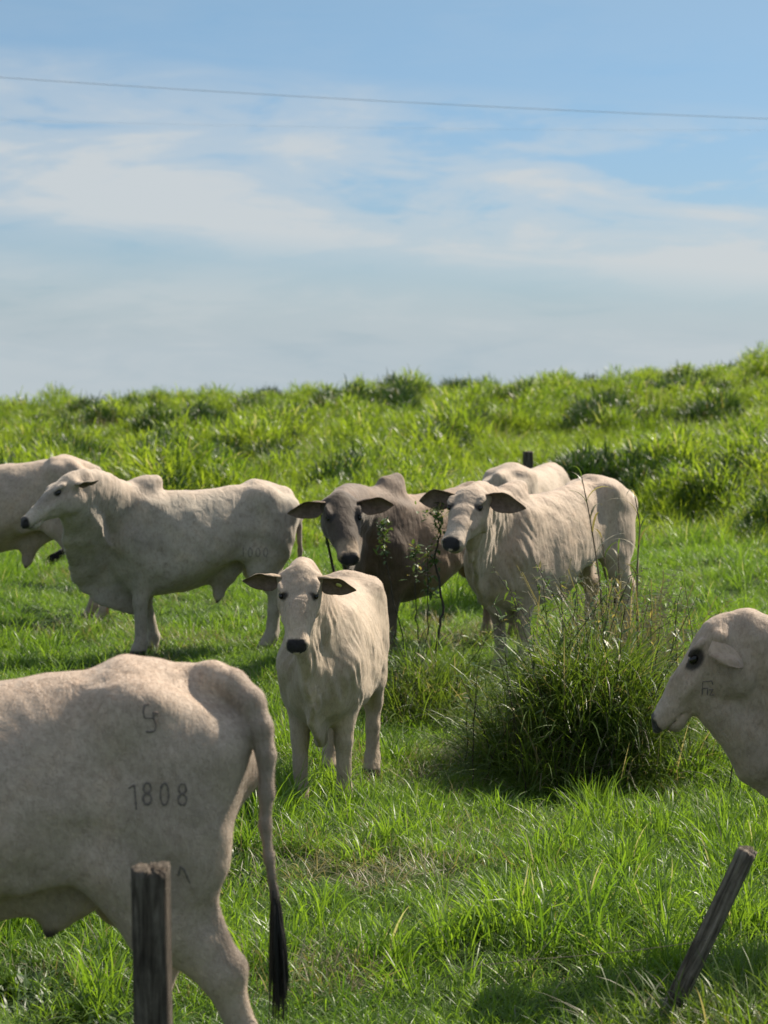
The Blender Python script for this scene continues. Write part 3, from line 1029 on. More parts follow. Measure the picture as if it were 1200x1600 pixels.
    # ---- hair switch at the end of the tail
    if P['switch']:
        e = tpts[-1]
        dirn = tpts[-1] - tpts[-2]
        dirn /= np.linalg.norm(dirn)
        r_ = np.random.default_rng(int(abs(gx) * 1000) + 5)
        parts = []
        Ls = P.get('switch_len', 0.30)
        for _ in range(110):
            a = r_.uniform(0, 2 * math.pi); rr = r_.uniform(0, 1) ** 0.5
            st = e - dirn * r_.uniform(0, 0.12) + np.array([math.cos(a), math.sin(a), 0]) * rr * trad[-1] * 0.9
            l_ = Ls * r_.uniform(0.55, 1.0)
            mid = st + dirn * l_ * 0.45 + np.array([math.cos(a), math.sin(a), 0]) * rr * 0.017
            en = st + dirn * l_ * 0.4 + np.array([0, 0, -l_ * 0.6]) + np.array([math.cos(a) , math.sin(a), 0]) * rr * 0.014 + r_.normal(0, 0.006, 3)
            pp = bez(st, (st + mid) / 2, mid, en, 5)
            v_, f_ = tube(pp, [0.003, 0.0035, 0.003, 0.002, 0.0006], 4, False)
            parts.append((v_, f_))
        v_, f_ = join(parts)
        new_obj('tail_switch', mesh_poly('tail_switch', v_ * s, f_, M_BLACKHAIR), root)
    return root, body


def brand(root, body, strokes, width, name='brand_mark', label=None, mat=None):
    """marks burnt into the hide: ribbons that follow the surface. strokes: lists of photo pixels"""
    dg = bpy.context.evaluated_depsgraph_get()
    bpy.context.view_layer.update()
    Mw = root.matrix_world.copy()
    me = body.data
    vs = [Mw @ v.co for v in me.vertices]
    bvh = BVHTree.FromPolygons(vs, [tuple(p.vertices) for p in me.polygons])
    Mi = Mw.inverted()
    cam_o = Vector((0, 0, CAMZ))
    parts = []
    for st in strokes:
        P_ = []
        for (a, b) in zip(st[:-1], st[1:]):
            n_ = max(2, int(math.hypot(b[0] - a[0], b[1] - a[1]) / 3))
            for i in range(n_):
                t_ = i / n_
                P_.append((a[0] + (b[0] - a[0]) * t_, a[1] + (b[1] - a[1]) * t_))
        P_.append(st[-1])
        hits = []
        for p in P_:
            loc_, nor, _, _ = bvh.ray_cast(cam_o, ray(*p))
            if loc_ is not None:
                hits.append((loc_, nor))
        if len(hits) < 2:
            continue
        V_, F_ = [], []
        for i, (l_, n_) in enumerate(hits):
            a = hits[max(0, i - 1)][0]; b = hits[min(len(hits) - 1, i + 1)][0]
            t_ = (b - a).normalized()
            if n_.dot(ray(*P_[0])) > 0: n_ = -n_
            sd = t_.cross(n_).normalized()
            wv = width * random.uniform(0.5, 1.35)
            for k_, off in ((-1, 0.0005), (-0.5, 0.003), (0.5, 0.003), (1, 0.0005)):
                V_.append(tuple(Mi @ (l_ + sd * k_ * wv / 2 + n_ * off)))
        for i in range(len(hits) - 1):
            for j in range(3):
                F_.append((i * 4 + j, i * 4 + j + 1, i * 4 + j + 5, i * 4 + j + 4))
        parts.append((np.array(V_), F_))
    if parts:
        v_, f_ = join(parts)
        o = new_obj(name, mesh_poly(name, v_, f_, mat or M_BRAND), root)
        if label: o['label'] = label
        return o


# ------------------------------------------------------------------ the herd
def ground_pt(px, Y):
    p = at(px, 900, Y)
    return (p.x, Y)


def build_herd():
    # 1: foreground, rump towards the right, cut by the left edge
    s1 = 1.04
    Y1 = 6.45
    hd = 184.0
    fwd = Vector((math.cos(rad(hd)), math.sin(rad(hd))))
    rx = at(386, 1100, Y1).x          # rear end
    c = Vector((rx, Y1)) + fwd * 0.84 * s1
    poll = Vector((c.x, c.y, 0)) + Vector((fwd.x, fwd.y, 0)) * 1.15 * s1 + Vector((0, 0, 1.25))
    T = 6.42
    tail = [(298, 1052, T + .02, .024), (332, 1056, T - .02, .034), (364, 1068, T - .05, .040), (391, 1096, T - .08, .041), (407, 1136, T - .10, .034), (416, 1180, T - .11, .027),
            (416, 1240, T - .12, .0215), (414, 1290, T - .12, .018), (420, 1340, T - .12, .0155), (429, 1400, T - .12, .0135), (433, 1450, T - .12, .0125)]
    r, b = build_cow('cow', 'largest steer, left foreground, rump branded 1808, cut off by the left edge', (c.x, c.y), hd, poll,
                     (fwd.x, fwd.y, -0.9), scale=s1, hump=1.0, legs=dict(fl=0.0, fr=0.05, hl=(-0.06, 0.13), hr=0.16), tail_px=tail, sheath=0.02, shz=0.035, h=0.010,
                     coat=(0.50, 0.405, 0.325), switch_len=0.33, shx=-0.10, furry=300000)
    w = 0.0065
    brand(r, b, [[(201, 1232), (210, 1226), (213, 1265)]], w, 'brand_digit')
    def eight(cx, cy, a=6.5, h=8.5):
        t = np.linspace(0, 2 * math.pi, 15)
        return [[(cx + a * .9 * math.sin(u), cy - h + h * .95 * math.cos(u)) for u in t], [(cx + a * math.sin(u), cy + h + h * math.cos(u)) for u in t]]
    brand(r, b, eight(230, 1240), w, 'brand_digit')
    t = np.linspace(0, 2 * math.pi, 19)
    brand(r, b, [[(257 + 6.5 * math.sin(u), 1241 + 17 * math.cos(u)) for u in t]], w, 'brand_digit')
    brand(r, b, eight(285, 1241), w, 'brand_digit')
    brand(r, b, [[(232, 1100), (226, 1102), (224, 1112), (226, 1122), (238, 1122), (242, 1116), (246, 1116)], [(240, 1122), (244, 1132), (242, 1142), (234, 1144), (228, 1143)], [(240, 1120), (239, 1113), (247, 1114)]], w * 0.8, 'brand_mark')
    brand(r, b, [[(279, 1368), (282, 1354), (287, 1358), (297, 1380)]], w * 0.9, 'brand_mark')

    # 2: grey-white steer in profile, head raised to the left
    s2 = 0.965
    Y2 = 16.75
    hd = 199.0
    fwd = Vector((math.cos(rad(hd)), math.sin(rad(hd))))
    rx = at(467, 900, Y2).x
    c = Vector((rx, Y2 + .2)) + fwd * 0.86 * s2
    mz = at(40, 806, 15.65); pl = at(112, 750, 15.85)
    tail = [(420, 768, 16.85, .040), (442, 772, 16.9, .040), (460, 792, 16.92, .034), (467, 822, 16.92, .026), (469, 860, 16.9, .021), (468, 900, 16.9, .018), (467, 925, 16.9, .016)]
    r, b = build_cow('cow', 'grey-white steer in full profile at left, head raised over its hump', (c.x, c.y), hd, pl, mz - pl,
                     scale=s2, legw=1.28, hump=0.75, legs=dict(fl=0.02, fr=-0.14, hl=0.10, hr=0.0), sheath=1.6, coat=(0.43, 0.375, 0.305), tail_px=tail, h=0.0115, sx=0.97, low=0.05, dewz=0.10,
                     ear=((-0.45, 0.75, -0.25), (-0.45, 0.75, -0.25)), ear_len=0.2, ear_w=0.085, ear_open=(0.3, 0.6, -0.6), dewlap=1.5, dewx=0.10, ring=0.022, head_scale=0.97, neckh=1.08)
    dig = []
    for k_, cx in enumerate((380, 391, 403, 415)):
        if k_ in (0,):
            dig.append([(cx, 855), (cx, 870)])
        else:
            dig.append([(cx + 3.2 * math.sin(u), 863 + 7 * math.cos(u)) for u in np.linspace(0, 6.28, 11)])
    for d_ in dig:
        brand(r, b, [d_], 0.007, 'brand_digit', mat=M_BRAND2)

    # 3: cow behind at far left, only its hindquarters in the picture
    s3 = 1.05
    Y3 = 18.9
    hd = 172.0
    fwd = Vector((math.cos(rad(hd)), math.sin(rad(hd))))
    rx = at(166, 900, Y3).x
    c = Vector((rx, Y3)) + fwd * 0.86 * s3
    poll = Vector((c.x, c.y, 0)) + Vector((fwd.x, fwd.y, 0)) * 1.2 + Vector((0, 0, 1.2))
    tail = [(84, 722, 18.85, .040), (112, 728, 18.8, .042), (136, 748, 18.72, .038), (150, 778, 18.68, .030), (150, 810, 18.64, .024), (128, 840, 18.6, .020), (100, 858, 18.56, .018), (84, 866, 18.55, .016)]
    build_cow('cow', 'pale cow behind the profile steer at far left, only its hindquarters showing', (c.x, c.y), hd, poll, (fwd.x, fwd.y, -1.0),
              scale=s3, sheath=1.8, tail_px=tail, coat=(0.40, 0.325, 0.255), h=0.013, legs=dict(fl=0, fr=0, hl=-0.2, hr=-0.02), switch_len=0.14)

    # 4: young one in the centre, facing the camera
    s4 = 0.83
    Y4 = 11.2
    hd = 262.0
    fwd = Vector((math.cos(rad(hd)), math.sin(rad(hd))))
    ch = at(500, 1100, Y4 - 0.25)
    c = Vector((ch.x, ch.y)) - fwd * 0.55 * s4
    pl = at(469, 894, 10.55); mz = at(464, 985, 10.33)
    build_cow('cow', 'slim young cream steer in the centre, facing the camera, tagged in one ear', (c.x, c.y), hd, pl, mz - pl,
              scale=s4, hump=0.35, belly=0.7, sheath=0.5, legw=1.27, thin=0.0, ribs=1.3, wrinkle=1.2, low=0.02, dewz=0.09, legs=dict(fl=0.0, fr=0.02, hl=0.05, hr=-0.04),
              coat=(0.50, 0.41, 0.31), face=(0.47, 0.40, 0.33), h=0.0085, head_scale=0.97, head_w=1.2, ear=((0.30, 1.0, -0.20), (0.12, 1.0, -0.05)),
              ear_open=(1.0, 0.0, 0.15), ear_len=0.25, ear_w=0.150, dewlap=0.8, tag=1, mask=0.6, neckw=1.0, nose_band=(0.55, 0.45, 0.35), ring=0.024,
              switch_len=0.16, furry=200000)

    # 5: dark-headed bull behind, head turned to the camera
    s5 = 0.95
    Y5 = 16.6
    hd = 221.0
    fwd = Vector((math.cos(rad(hd)), math.sin(rad(hd))))
    hx = at(612, 760, Y5).x
    c = Vector((hx, Y5)) - fwd * 0.40 * s5
    pl = at(532, 780, 15.55); mz = at(544, 850, 15.25)
    build_cow('cow', 'dark grey-brown bull with a tall hump and dark face, looking at the camera', (c.x, c.y), hd, pl, mz - pl,
              scale=s5, hump=1.25, grey=1.0, low=0.09, dewz=0.05, coat=(0.25, 0.180, 0.128), face=(0.085, 0.064, 0.050), shade=0.8, legs=dict(fl=0.05, fr=-0.08, hl=-0.14, hr=-0.12), h=0.0115, sheath=0,
              ear=((0.10, 1.0, 0.02), (0.22, 1.0, -0.12)), ear_open=(1.0, 0.0, 0.18), ear_len=0.27, ear_w=0.150, head_scale=1.1, head_w=1.22, ring=0.03, neckw=1.15,
              nose_band=(0.40, 0.30, 0.21), ear_tint=(0.5, 0.45, 0.42), dewlap=1.0, mask=0.6)

    # 6: pale cow right of centre, body running back to the right
    s6 = 0.99
    hd = 229.0
    fwd = Vector((math.cos(rad(hd)), math.sin(rad(hd))))
    ch = at(788, 1000, 15.75)
    c = Vector((ch.x, ch.y)) - fwd * 0.58 * s6
    pl = at(740, 770, 15.05); mz = at(706, 838, 14.65)
    build_cow('cow', 'pale cow right of centre behind the dry weeds, body running back, both ears spread', (c.x, c.y), hd, pl, mz - pl,
              scale=s6, sx=1.14, tilt=3.0, hump=0.7, ribs=0.3, wrinkle=1.1, legw=1.2, sheath=0.6, thin=0.5, neckw=0.88, low=0.055, dewz=0.05, coat=(0.44, 0.345, 0.26), face=(0.38, 0.32, 0.26), legs=dict(fl=0.04, fr=-0.03, hl=0.0, hr=0.06),
              h=0.0115, ear=((0.25, 1.0, -0.12), (0.16, 1.0, 0.0)), ear_open=(1.0, 0.0, 0.15), ear_len=0.27, ear_w=0.150, head_scale=1.08, head_w=1.2, dewlap=1.2, ring=0.022, mask=1.0)

    # 7: cow seen from behind, only rump and back over the others
    hd = 66.0
    fwd = Vector((math.cos(rad(hd)), math.sin(rad(hd))))
    rp = at(795, 800, 19.3)
    c = Vector((rp.x, rp.y)) + fwd * 0.55
    poll = Vector((c.x, c.y, 0)) + Vector((fwd.x, fwd.y, 0)) * 1.15 + Vector((0, 0, 0.85))
    build_cow('cow', 'pale cow farthest back, only its rounded rump showing in front of the far post', (c.x, c.y), hd, poll, (fwd.x * .6, fwd.y * .6, -1.0),
              scale=0.99, hump=0.0, sheath=0, coat=(0.44, 0.36, 0.28), h=0.0135, switch=True)

    # 8: head entering from the right edge
    s8 = 0.90
    hd = 183.0
    fwd = Vector((math.cos(rad(hd)), math.sin(rad(hd))))
    pl = at(1128, 978, 8.25); mz = at(1026, 1108, 8.29)
    c = Vector((pl.x, pl.y + 0.02)) - fwd * 1.08 * s8
    r, b = build_cow('cow', 'pale steer entering from the right edge, only head and neck in view, dark eye ring', (c.x, c.y), hd, pl, mz - pl,
                     scale=s8, hump=0.6, coat=(0.42, 0.335, 0.26), face=(0.43, 0.35, 0.28), h=0.0075, head_scale=0.98, head_w=1.05, head_d=1.35, ear=((0.42, 0.5, -0.85), (0.42, 0.5, -0.85)),
                     ear_open=(0.8, -0.7, 0.0), earcup=0.6, ear_len=0.185, ear_w=0.15, ring=0.039, mask=0.2, dewlap=1.0, legs=dict(fl=0.1, fr=-0.05, hl=0, hr=0.1),
                     ear_tint=(1.1, 1.05, 1.0), neckw=1.1, neckh=0.88, nz=-0.16, dewx=0.0, furry=160000, throat=[(1095, 1098, .055), (1130, 1112, .085), (1160, 1140, .10), (1190, 1190, .11)], throat_y=8.25)
    brand(r, b, [[(1097, 1086), (1098, 1065), (1112, 1064), (1114, 1070)], [(1098, 1076), (1106, 1075), (1105, 1086)], [(1108, 1078), (1114, 1077), (1109, 1086), (1116, 1086)]], 0.004, 'brand_mark')


# ------------------------------------------------------------------ grass
def blades(n, R, hmin, hmax, wmin, wmax, lean, segs=4, seed=0, bend=0.5, upright=0.0, dome=0.0, rand=0.4):
    """n curved tapering blades rooted in a disc of radius R -> V, F, tint"""
    r = np.random.default_rng(seed)
    th = r.uniform(0, 2 * np.pi, n)
    rr = R * np.sqrt(r.uniform(0, 1, n))
    root = np.stack([rr * np.cos(th), rr * np.sin(th), np.zeros(n)], 1)
    if dome > 0:
        root[:, 2] = dome * np.sqrt(np.maximum(0, 1 - (rr / R) ** 2)) * r.uniform(0.25, 1, n) ** 0.6
    hgt = r.uniform(hmin, hmax, n)
    wid = r.uniform(wmin, wmax, n)
    la = np.where(r.uniform(0, 1, n) < 1 - rand, th + r.normal(0, 0.7, n), r.uniform(0, 2 * np.pi, n))
    ln = np.abs(r.normal(lean, lean * 0.5, n)) * (1 - upright * 0.5)
    bd = np.abs(r.normal(bend, bend * 0.6, n))
    d = np.stack([np.cos(la), np.sin(la)], 1)
    ba = la + np.pi / 2 + r.normal(0, 0.7, n)
    side = np.stack([np.cos(ba), np.sin(ba), r.normal(0, 0.15, n)], 1)
    t = np.linspace(0, 1, segs + 1)
    V = np.zeros((n, segs + 1, 2, 3))
    ang = ln[:, None] + bd[:, None] * 1.9 * t[None, :] ** 1.4          # tilt from vertical along the blade
    st = hgt[:, None] / segs
    cx = np.cumsum(np.concatenate([np.zeros((n, 1)), np.sin(ang[:, :-1]) * st], 1), 1)
    cz = np.cumsum(np.concatenate([np.zeros((n, 1)), np.cos(ang[:, :-1]) * st], 1), 1)
    w = wid[:, None] * np.interp(t, [0, .3, .7, 1], [.7, 1, .75, .06])[None, :]
    c = root[:, None, :] + np.stack([cx * d[:, 0:1], cx * d[:, 1:2], cz], -1)
    V[:, :, 0] = c - side[:, None, :] * w[..., None] / 2
    V[:, :, 1] = c + side[:, None, :] * w[..., None] / 2
    V[..., 2] = np.maximum(V[..., 2], 0.004)
    base = (np.arange(n) * (segs + 1) * 2)[:, None]
    k = np.arange(segs)[None, :] * 2
    F = np.stack([base + k, base + k + 1, base + k + 3, base + k + 2], -1).reshape(-1, 4)
    tint = np.repeat(r.uniform(0, 1, n), (segs + 1) * 2)
    return V.reshape(-1, 3), F, tint


def blade_mesh(name, V, F, tint, mat):
    m = mesh_np(name, V, F, mat, smooth=True)
    a = m.attributes.new('tint', 'FLOAT', 'POINT')
    a.data.foreach_set('value', tint.astype(np.float32))
    return m


def scatter(name, variants, pts, rotz, tilt, scl, idx, **props):
    """one object: geometry nodes put the variant meshes on the given points"""
    src = bpy.data.collections.new(name + '_sources')
    for i, m in enumerate(variants):
        o = bpy.data.objects.new('%s_source_%02d' % (name, i), m)
        src.objects.link(o)
    pm = bpy.data.meshes.new(name)
    pm.vertices.add(len(pts))
    pm.vertices.foreach_set('co', np.asarray(pts, np.float32).ravel())
    a = pm.attributes.new('rot', 'FLOAT_VECTOR', 'POINT')
    R = np.stack([tilt[:, 0], tilt[:, 1], rotz], 1).astype(np.float32)
    a.data.foreach_set('vector', R.ravel())
    a = pm.attributes.new('scl', 'FLOAT_VECTOR', 'POINT')
    a.data.foreach_set('vector', np.asarray(scl, np.float32).ravel())
    a = pm.attributes.new('pick', 'INT', 'POINT')
    a.data.foreach_set('value', np.asarray(idx, np.int32))
    o = new_obj(name, pm, **props)
    ng = bpy.data.node_groups.new(name, 'GeometryNodeTree')
    ng.interface.new_socket('Geometry', in_out='INPUT', socket_type='NodeSocketGeometry')
    ng.interface.new_socket('Geometry', in_out='OUTPUT', socket_type='NodeSocketGeometry')
    gi = ng.nodes.new('NodeGroupInput'); go = ng.nodes.new('NodeGroupOutput')
    ci = ng.nodes.new('GeometryNodeCollectionInfo')
    ci.inputs['Collection'].default_value = src
    ci.inputs['Separate Children'].default_value = True
    ci.inputs['Reset Children'].default_value = True
    iop = ng.nodes.new('GeometryNodeInstanceOnPoints')
    iop.inputs['Pick Instance'].default_value = True
    def named(nm, tp):
        q = ng.nodes.new('GeometryNodeInputNamedAttribute')
        q.data_type = tp
        q.inputs['Name'].default_value = nm
        return q.outputs[0]
    e2r = ng.nodes.new('FunctionNodeEulerToRotation')
    ng.links.new(named('rot', 'FLOAT_VECTOR'), e2r.inputs[0])
    ng.links.new(gi.outputs[0], iop.inputs['Points'])
    ng.links.new(ci.outputs[0], iop.inputs['Instance'])
    ng.links.new(named('pick', 'INT'), iop.inputs['Instance Index'])
    ng.links.new(e2r.outputs[0], iop.inputs['Rotation'])
    ng.links.new(named('scl', 'FLOAT_VECTOR'), iop.inputs['Scale'])
    ng.links.new(iop.outputs[0], go.inputs[0])
    md = o.modifiers.new('grass', 'NODES')
    md.node_group = ng
    return o


def vnoise(x, y, f, seed=0):
    """cheap smooth value noise in 0..1"""
    r = np.random.default_rng(seed)
    T = r.uniform(0, 1, (64, 64))
    X, Y = x * f + 100.3, y * f + 57.7
    i, j = np.floor(X).astype(int), np.floor(Y).astype(int)
    u, v = X - i, Y - j
    u, v = u * u * (3 - 2 * u), v * v * (3 - 2 * v)
    g = lambda a, b: T[a % 64, b % 64]
    return (g(i, j) * (1 - u) + g(i + 1, j) * u) * (1 - v) + (g(i, j + 1) * (1 - u) + g(i + 1, j + 1) * u) * v


def wedge(y0, y1, dens, margin=1.0, side=0.19, power=0):
    """random points over the ground in view between two distances"""
    n = int(dens * (y1 - y0) * ((y0 + y1) * side + 2 * margin))
    y = rng.uniform(y0, y1, n * 2)
    x = rng.uniform(-1, 1, n * 2) * (y1 * side + margin)
    ok = np.abs(x) < y * side + margin
    return x[ok][:n], y[ok][:n]


def tall_edge(x):
    """distance where the tall grass starts"""
    return 26.0 - 0.25 * x + 0.9 * np.sin(x * 0.8) + 0.5 * np.sin(x * 2.3 + 1)


def build_grass():
    # ---- grazed pasture
    V = []
    for i in range(5):
        V.append(blade_mesh('pasture_tuft', *blades(70, 0.14, 0.07, 0.20, 0.003, 0.0075, 0.62, 4, 10 + i, 0.7, rand=0.75), M_GRASS))
    for i in range(2):
        V.append(blade_mesh('pasture_tuft_tall', *blades(40, 0.10, 0.18, 0.36, 0.005, 0.010, 0.25, 5, 20 + i, 0.55), M_GRASS))
    V.append(blade_mesh('straw_tuft', *blades(26, 0.16, 0.10, 0.26, 0.003, 0.006, 1.0, 4, 31, 0.35), M_DRY))
    V.append(blade_mesh('broad_leaf_tuft', *blades(26, 0.09, 0.06, 0.16, 0.014, 0.024, 0.6, 4, 41, 0.5), M_DARKG))
    xs, ys = [], []
    for y0, y1, d in ((3.6, 8, 110), (8, 13, 105), (13, 19, 72), (19, 30, 50)):
        a, b = wedge(y0, y1, d, 0.9)
        xs.append(a); ys.append(b)
    x, y = np.concatenate(xs), np.concatenate(ys)
    ok = y < tall_edge(x) + 1.5
    x, y = x[ok], y[ok]
    n = len(x)
    nz = vnoise(x, y, 0.9, 3) * 0.6 + vnoise(x, y, 2.7, 4) * 0.4
    u = rng.uniform(0, 1, n)
    idx = rng.integers(0, 5, n)
    idx = np.where((u < 0.08 + 0.6 * (nz - 0.5)), 5 + rng.integers(0, 2, n), idx)
    dry = vnoise(x, y, 1.3, 9)
    idx = np.where((dry > 0.70) & (rng.uniform(0, 1, n) < 0.42), 7, idx)
    q_ = at(640, 1405, 9.3)
    patch = np.exp(-(((x - q_.x) / 0.45) ** 2 + ((y - 9.3) / 0.5) ** 2))
    idx = np.where(rng.uniform(0, 1, n) < 0.02 + 0.28 * patch, 7, idx)
    nz = np.clip(nz - 0.35 * patch, 0, 1)
    idx = np.where((vnoise(x, y, 1.1, 12) > 0.66) & (rng.uniform(0, 1, n) < 0.4), 8, idx)
    sc = (0.42 + 0.62 * nz) * rng.uniform(0.75, 1.25, n)
    sc = np.where(y > 21, sc * (1 + 0.10 * (y - 21)), sc)
    S3 = np.stack([np.maximum(sc, .8), np.maximum(sc, .8), sc], 1)
    z = hills(x, y) - 0.005
    scatter('pasture_grass', V, np.stack([x, y, z], 1), rng.uniform(0, 6.28, n), rng.normal(0, 0.14, (n, 2)), S3, idx, kind='stuff')

    # ---- tall grass running up the hill
    V = []
    for i in range(2):
        V.append(blade_mesh('tall_clump', *blades(100, 0.26, 0.35, 0.75, 0.010, 0.018, 0.25, 5, 50 + i, 0.55), M_TALL))
    for i in range(2):
        V.append(blade_mesh('low_clump', *blades(110, 0.34, 0.15, 0.42, 0.009, 0.018, 0.6, 4, 60 + i, 0.6), M_TALL))
    for i in range(5):
        V.append(blade_mesh('leafy_mound', *blades(430, 0.46, 0.11, 0.30, 0.011, 0.024, 0.5, 4, 70 + i, 0.6, dome=(0.42, 0.55, 0.62, 0.75, 0.5)[i]), M_TALL))
    V.append(blade_mesh('dark_mound', *blades(420, 0.44, 0.11, 0.30, 0.011, 0.024, 0.5, 4, 80, 0.6, dome=0.6), M_DARKG))
    V.append(blade_mesh('straw_clump', *blades(30, 0.25, 0.4, 0.8, 0.006, 0.012, 0.3, 5, 66, 0.5), M_DRY))
    xs, ys = [], []
    for y0, y1, d in ((23, 34, 7.5), (34, 48, 5.5), (48, 64, 4.5), (64, 80, 4.0)):
        a, b = wedge(y0, y1, d, 2.5)
        xs.append(a); ys.append(b)
    x, y = np.concatenate(xs), np.concatenate(ys)
    ok = y > tall_edge(x)
    x, y = x[ok], y[ok]
    n = len(x)
    nz = vnoise(x, y * .7, 0.42, 21) * 0.55 + vnoise(x, y * .8, 1.1, 22) * 0.45
    idx = np.where(rng.uniform(0, 1, n) < 0.30, 0, 2) + rng.integers(0, 2, n)
    lump = vnoise(x, y * .8, 0.9, 41)
    u = rng.uniform(0, 1, n)
    isl = u < np.clip((lump - 0.42) * 1.6, 0.02, 0.62)
    idx = np.where(isl, 4 + rng.integers(0, 5, n), idx)
    dk = vnoise(x * 1.0, y * 0.6, 0.8, 33)
    idx = np.where(isl & (dk > 0.62) & (rng.uniform(0, 1, n) < 0.75), 9, idx)
    idx = np.where(rng.uniform(0, 1, n) < 0.03, 10, idx)
    nz = np.clip((nz - 0.5) * 1.9 + 0.5, 0, 1)
    ramp = np.clip((y - tall_edge(x)) / 5.0, 0.0, 1)
    sc = (0.55 + 0.65 * nz) * rng.uniform(0.7, 1.3, n) * (0.45 + 0.55 * ramp)
    sc = np.where(idx >= 4, sc * 1.12, sc * 0.85)
    S3 = np.stack([np.maximum(sc, .6), np.maximum(sc, .6), sc], 1)
    z = hills(x, y) - 0.01
    scatter('tall_grass', V, np.stack([x, y, z], 1), rng.uniform(0, 6.28, n), rng.normal(0, 0.09, (n, 2)), S3, idx, kind='stuff')


def tussock(name, label, cx, cy, rx, ry, hgt, n, seed, mat, lmin, lmax, wmin, wmax):
    """a mound of long blades spilling outward"""
    r = np.random.default_rng(seed)
    Vs, Fs, Ts, k = [], [], [], 0
    layers = 40
    for L in range(layers):
        th = r.uniform(0, 6.28); q = math.sqrt(r.uniform(0, 1)) * 0.85
        ox, oy = q * math.cos(th) * rx, q * math.sin(th) * ry
        hz = hgt * (1 - q * q) * r.uniform(0.35, 1.05)
        V, F, t = blades(n // layers, 0.26, lmin, lmax, wmin, wmax, 0.45 + 0.5 * q, 6, seed * 100 + L, 0.75)
        V = V + np.array([ox, oy, 0])
        V[:, 2] += max(0.0, hz - lmin * 0.7)
        Vs.append(V); Fs.append(F + k); Ts.append(t); k += len(V)
    V, F, t = np.vstack(Vs), np.vstack(Fs), np.concatenate(Ts)
    o = new_obj(name, blade_mesh(name, V, F, t, mat))
    o.location = (cx, cy, float(hills(cx, cy)) - 0.02)
    o['label'] = label
    o['category'] = 'grass tussock'
    return o


def core(cx, cy, rx, ry, h, parent):
    """packed dead thatch at the heart of a tussock"""
    th = np.linspace(0, math.pi / 2, 9); ph = np.linspace(0, 2 * math.pi, 28, endpoint=False)
    r = np.random.default_rng(3)
    V = [(rx * math.cos(a) * math.cos(b) * r.uniform(.9, 1.1), ry * math.cos(a) * math.sin(b) * r.uniform(.9, 1.1), h * math.sin(a) * r.uniform(.9, 1.1)) for a in th for b in ph]
    F = [(i * 28 + j, i * 28 + (j + 1) % 28, (i + 1) * 28 + (j + 1) % 28, (i + 1) * 28 + j) for i in range(8) for j in range(28)]
    new_obj('thatch', mesh_poly('thatch', V, F, M_THATCH), parent)


M_WLEAF = leaf_mat('weed_leaf', (0.045, 0.085, 0.025), (0.11, 0.17, 0.045), (0.28, 0.24, 0.13), 0.10, 0.4, 3.0, 0.4, 1.5)
M_THATCH = flat_mat('packed_thatch', (0.035, 0.042, 0.018), 0.95, 0.1, 0.7, 25, 0.02)


def weed_tangle(parent, rx, ry, n, l0, l1, seed):
    """leafy herb stems growing up through a tussock"""
    r = np.random.default_rng(seed)
    V, F, sv = [], [], []
    for _ in range(n):
        bx, by = r.normal(0, rx * 0.5), r.normal(0, ry * 0.5)
        L = r.uniform(l0, l1)
        a, ln = r.uniform(0, 6.28), abs(r.normal(0.2, 0.2))
        t = np.linspace(0, 1, 9)
        c = np.stack([bx + math.cos(a) * ln * L * t ** 1.5, by + math.sin(a) * ln * L * t ** 1.5, L * t], 1) + np.cumsum(r.normal(0, 0.008, (9, 3)), 0)
        v, f = tube(c, np.linspace(0.004, 0.0015, 9), 4, False)
        sv.append((v, f))
        for q in range(int(26 * L)):
            tq = r.uniform(0.35, 1)
            p = np.array([np.interp(tq, t, c[:, i]) for i in range(3)])
            leaf(V, F, p, np.array([r.normal(), r.normal(), r.normal(0.2, 0.5)]), np.array([0, 0, 1.0]) + r.normal(0, .2, 3), r.uniform(0.03, 0.085), r.uniform(0.008, 0.020))
    m_ = mesh_poly('foliage', V, F, M_WLEAF)
    a = m_.attributes.new('tint', 'FLOAT', 'POINT'); a.data.foreach_set('value', np.repeat(r.uniform(0, 1, len(V) // 12), 12).astype(np.float32))
    new_obj('foliage', m_, parent, kind='stuff')
    v, f = join(sv)
    new_obj('stems', mesh_poly('stems', v, f, M_TWIG), parent, kind='stuff')


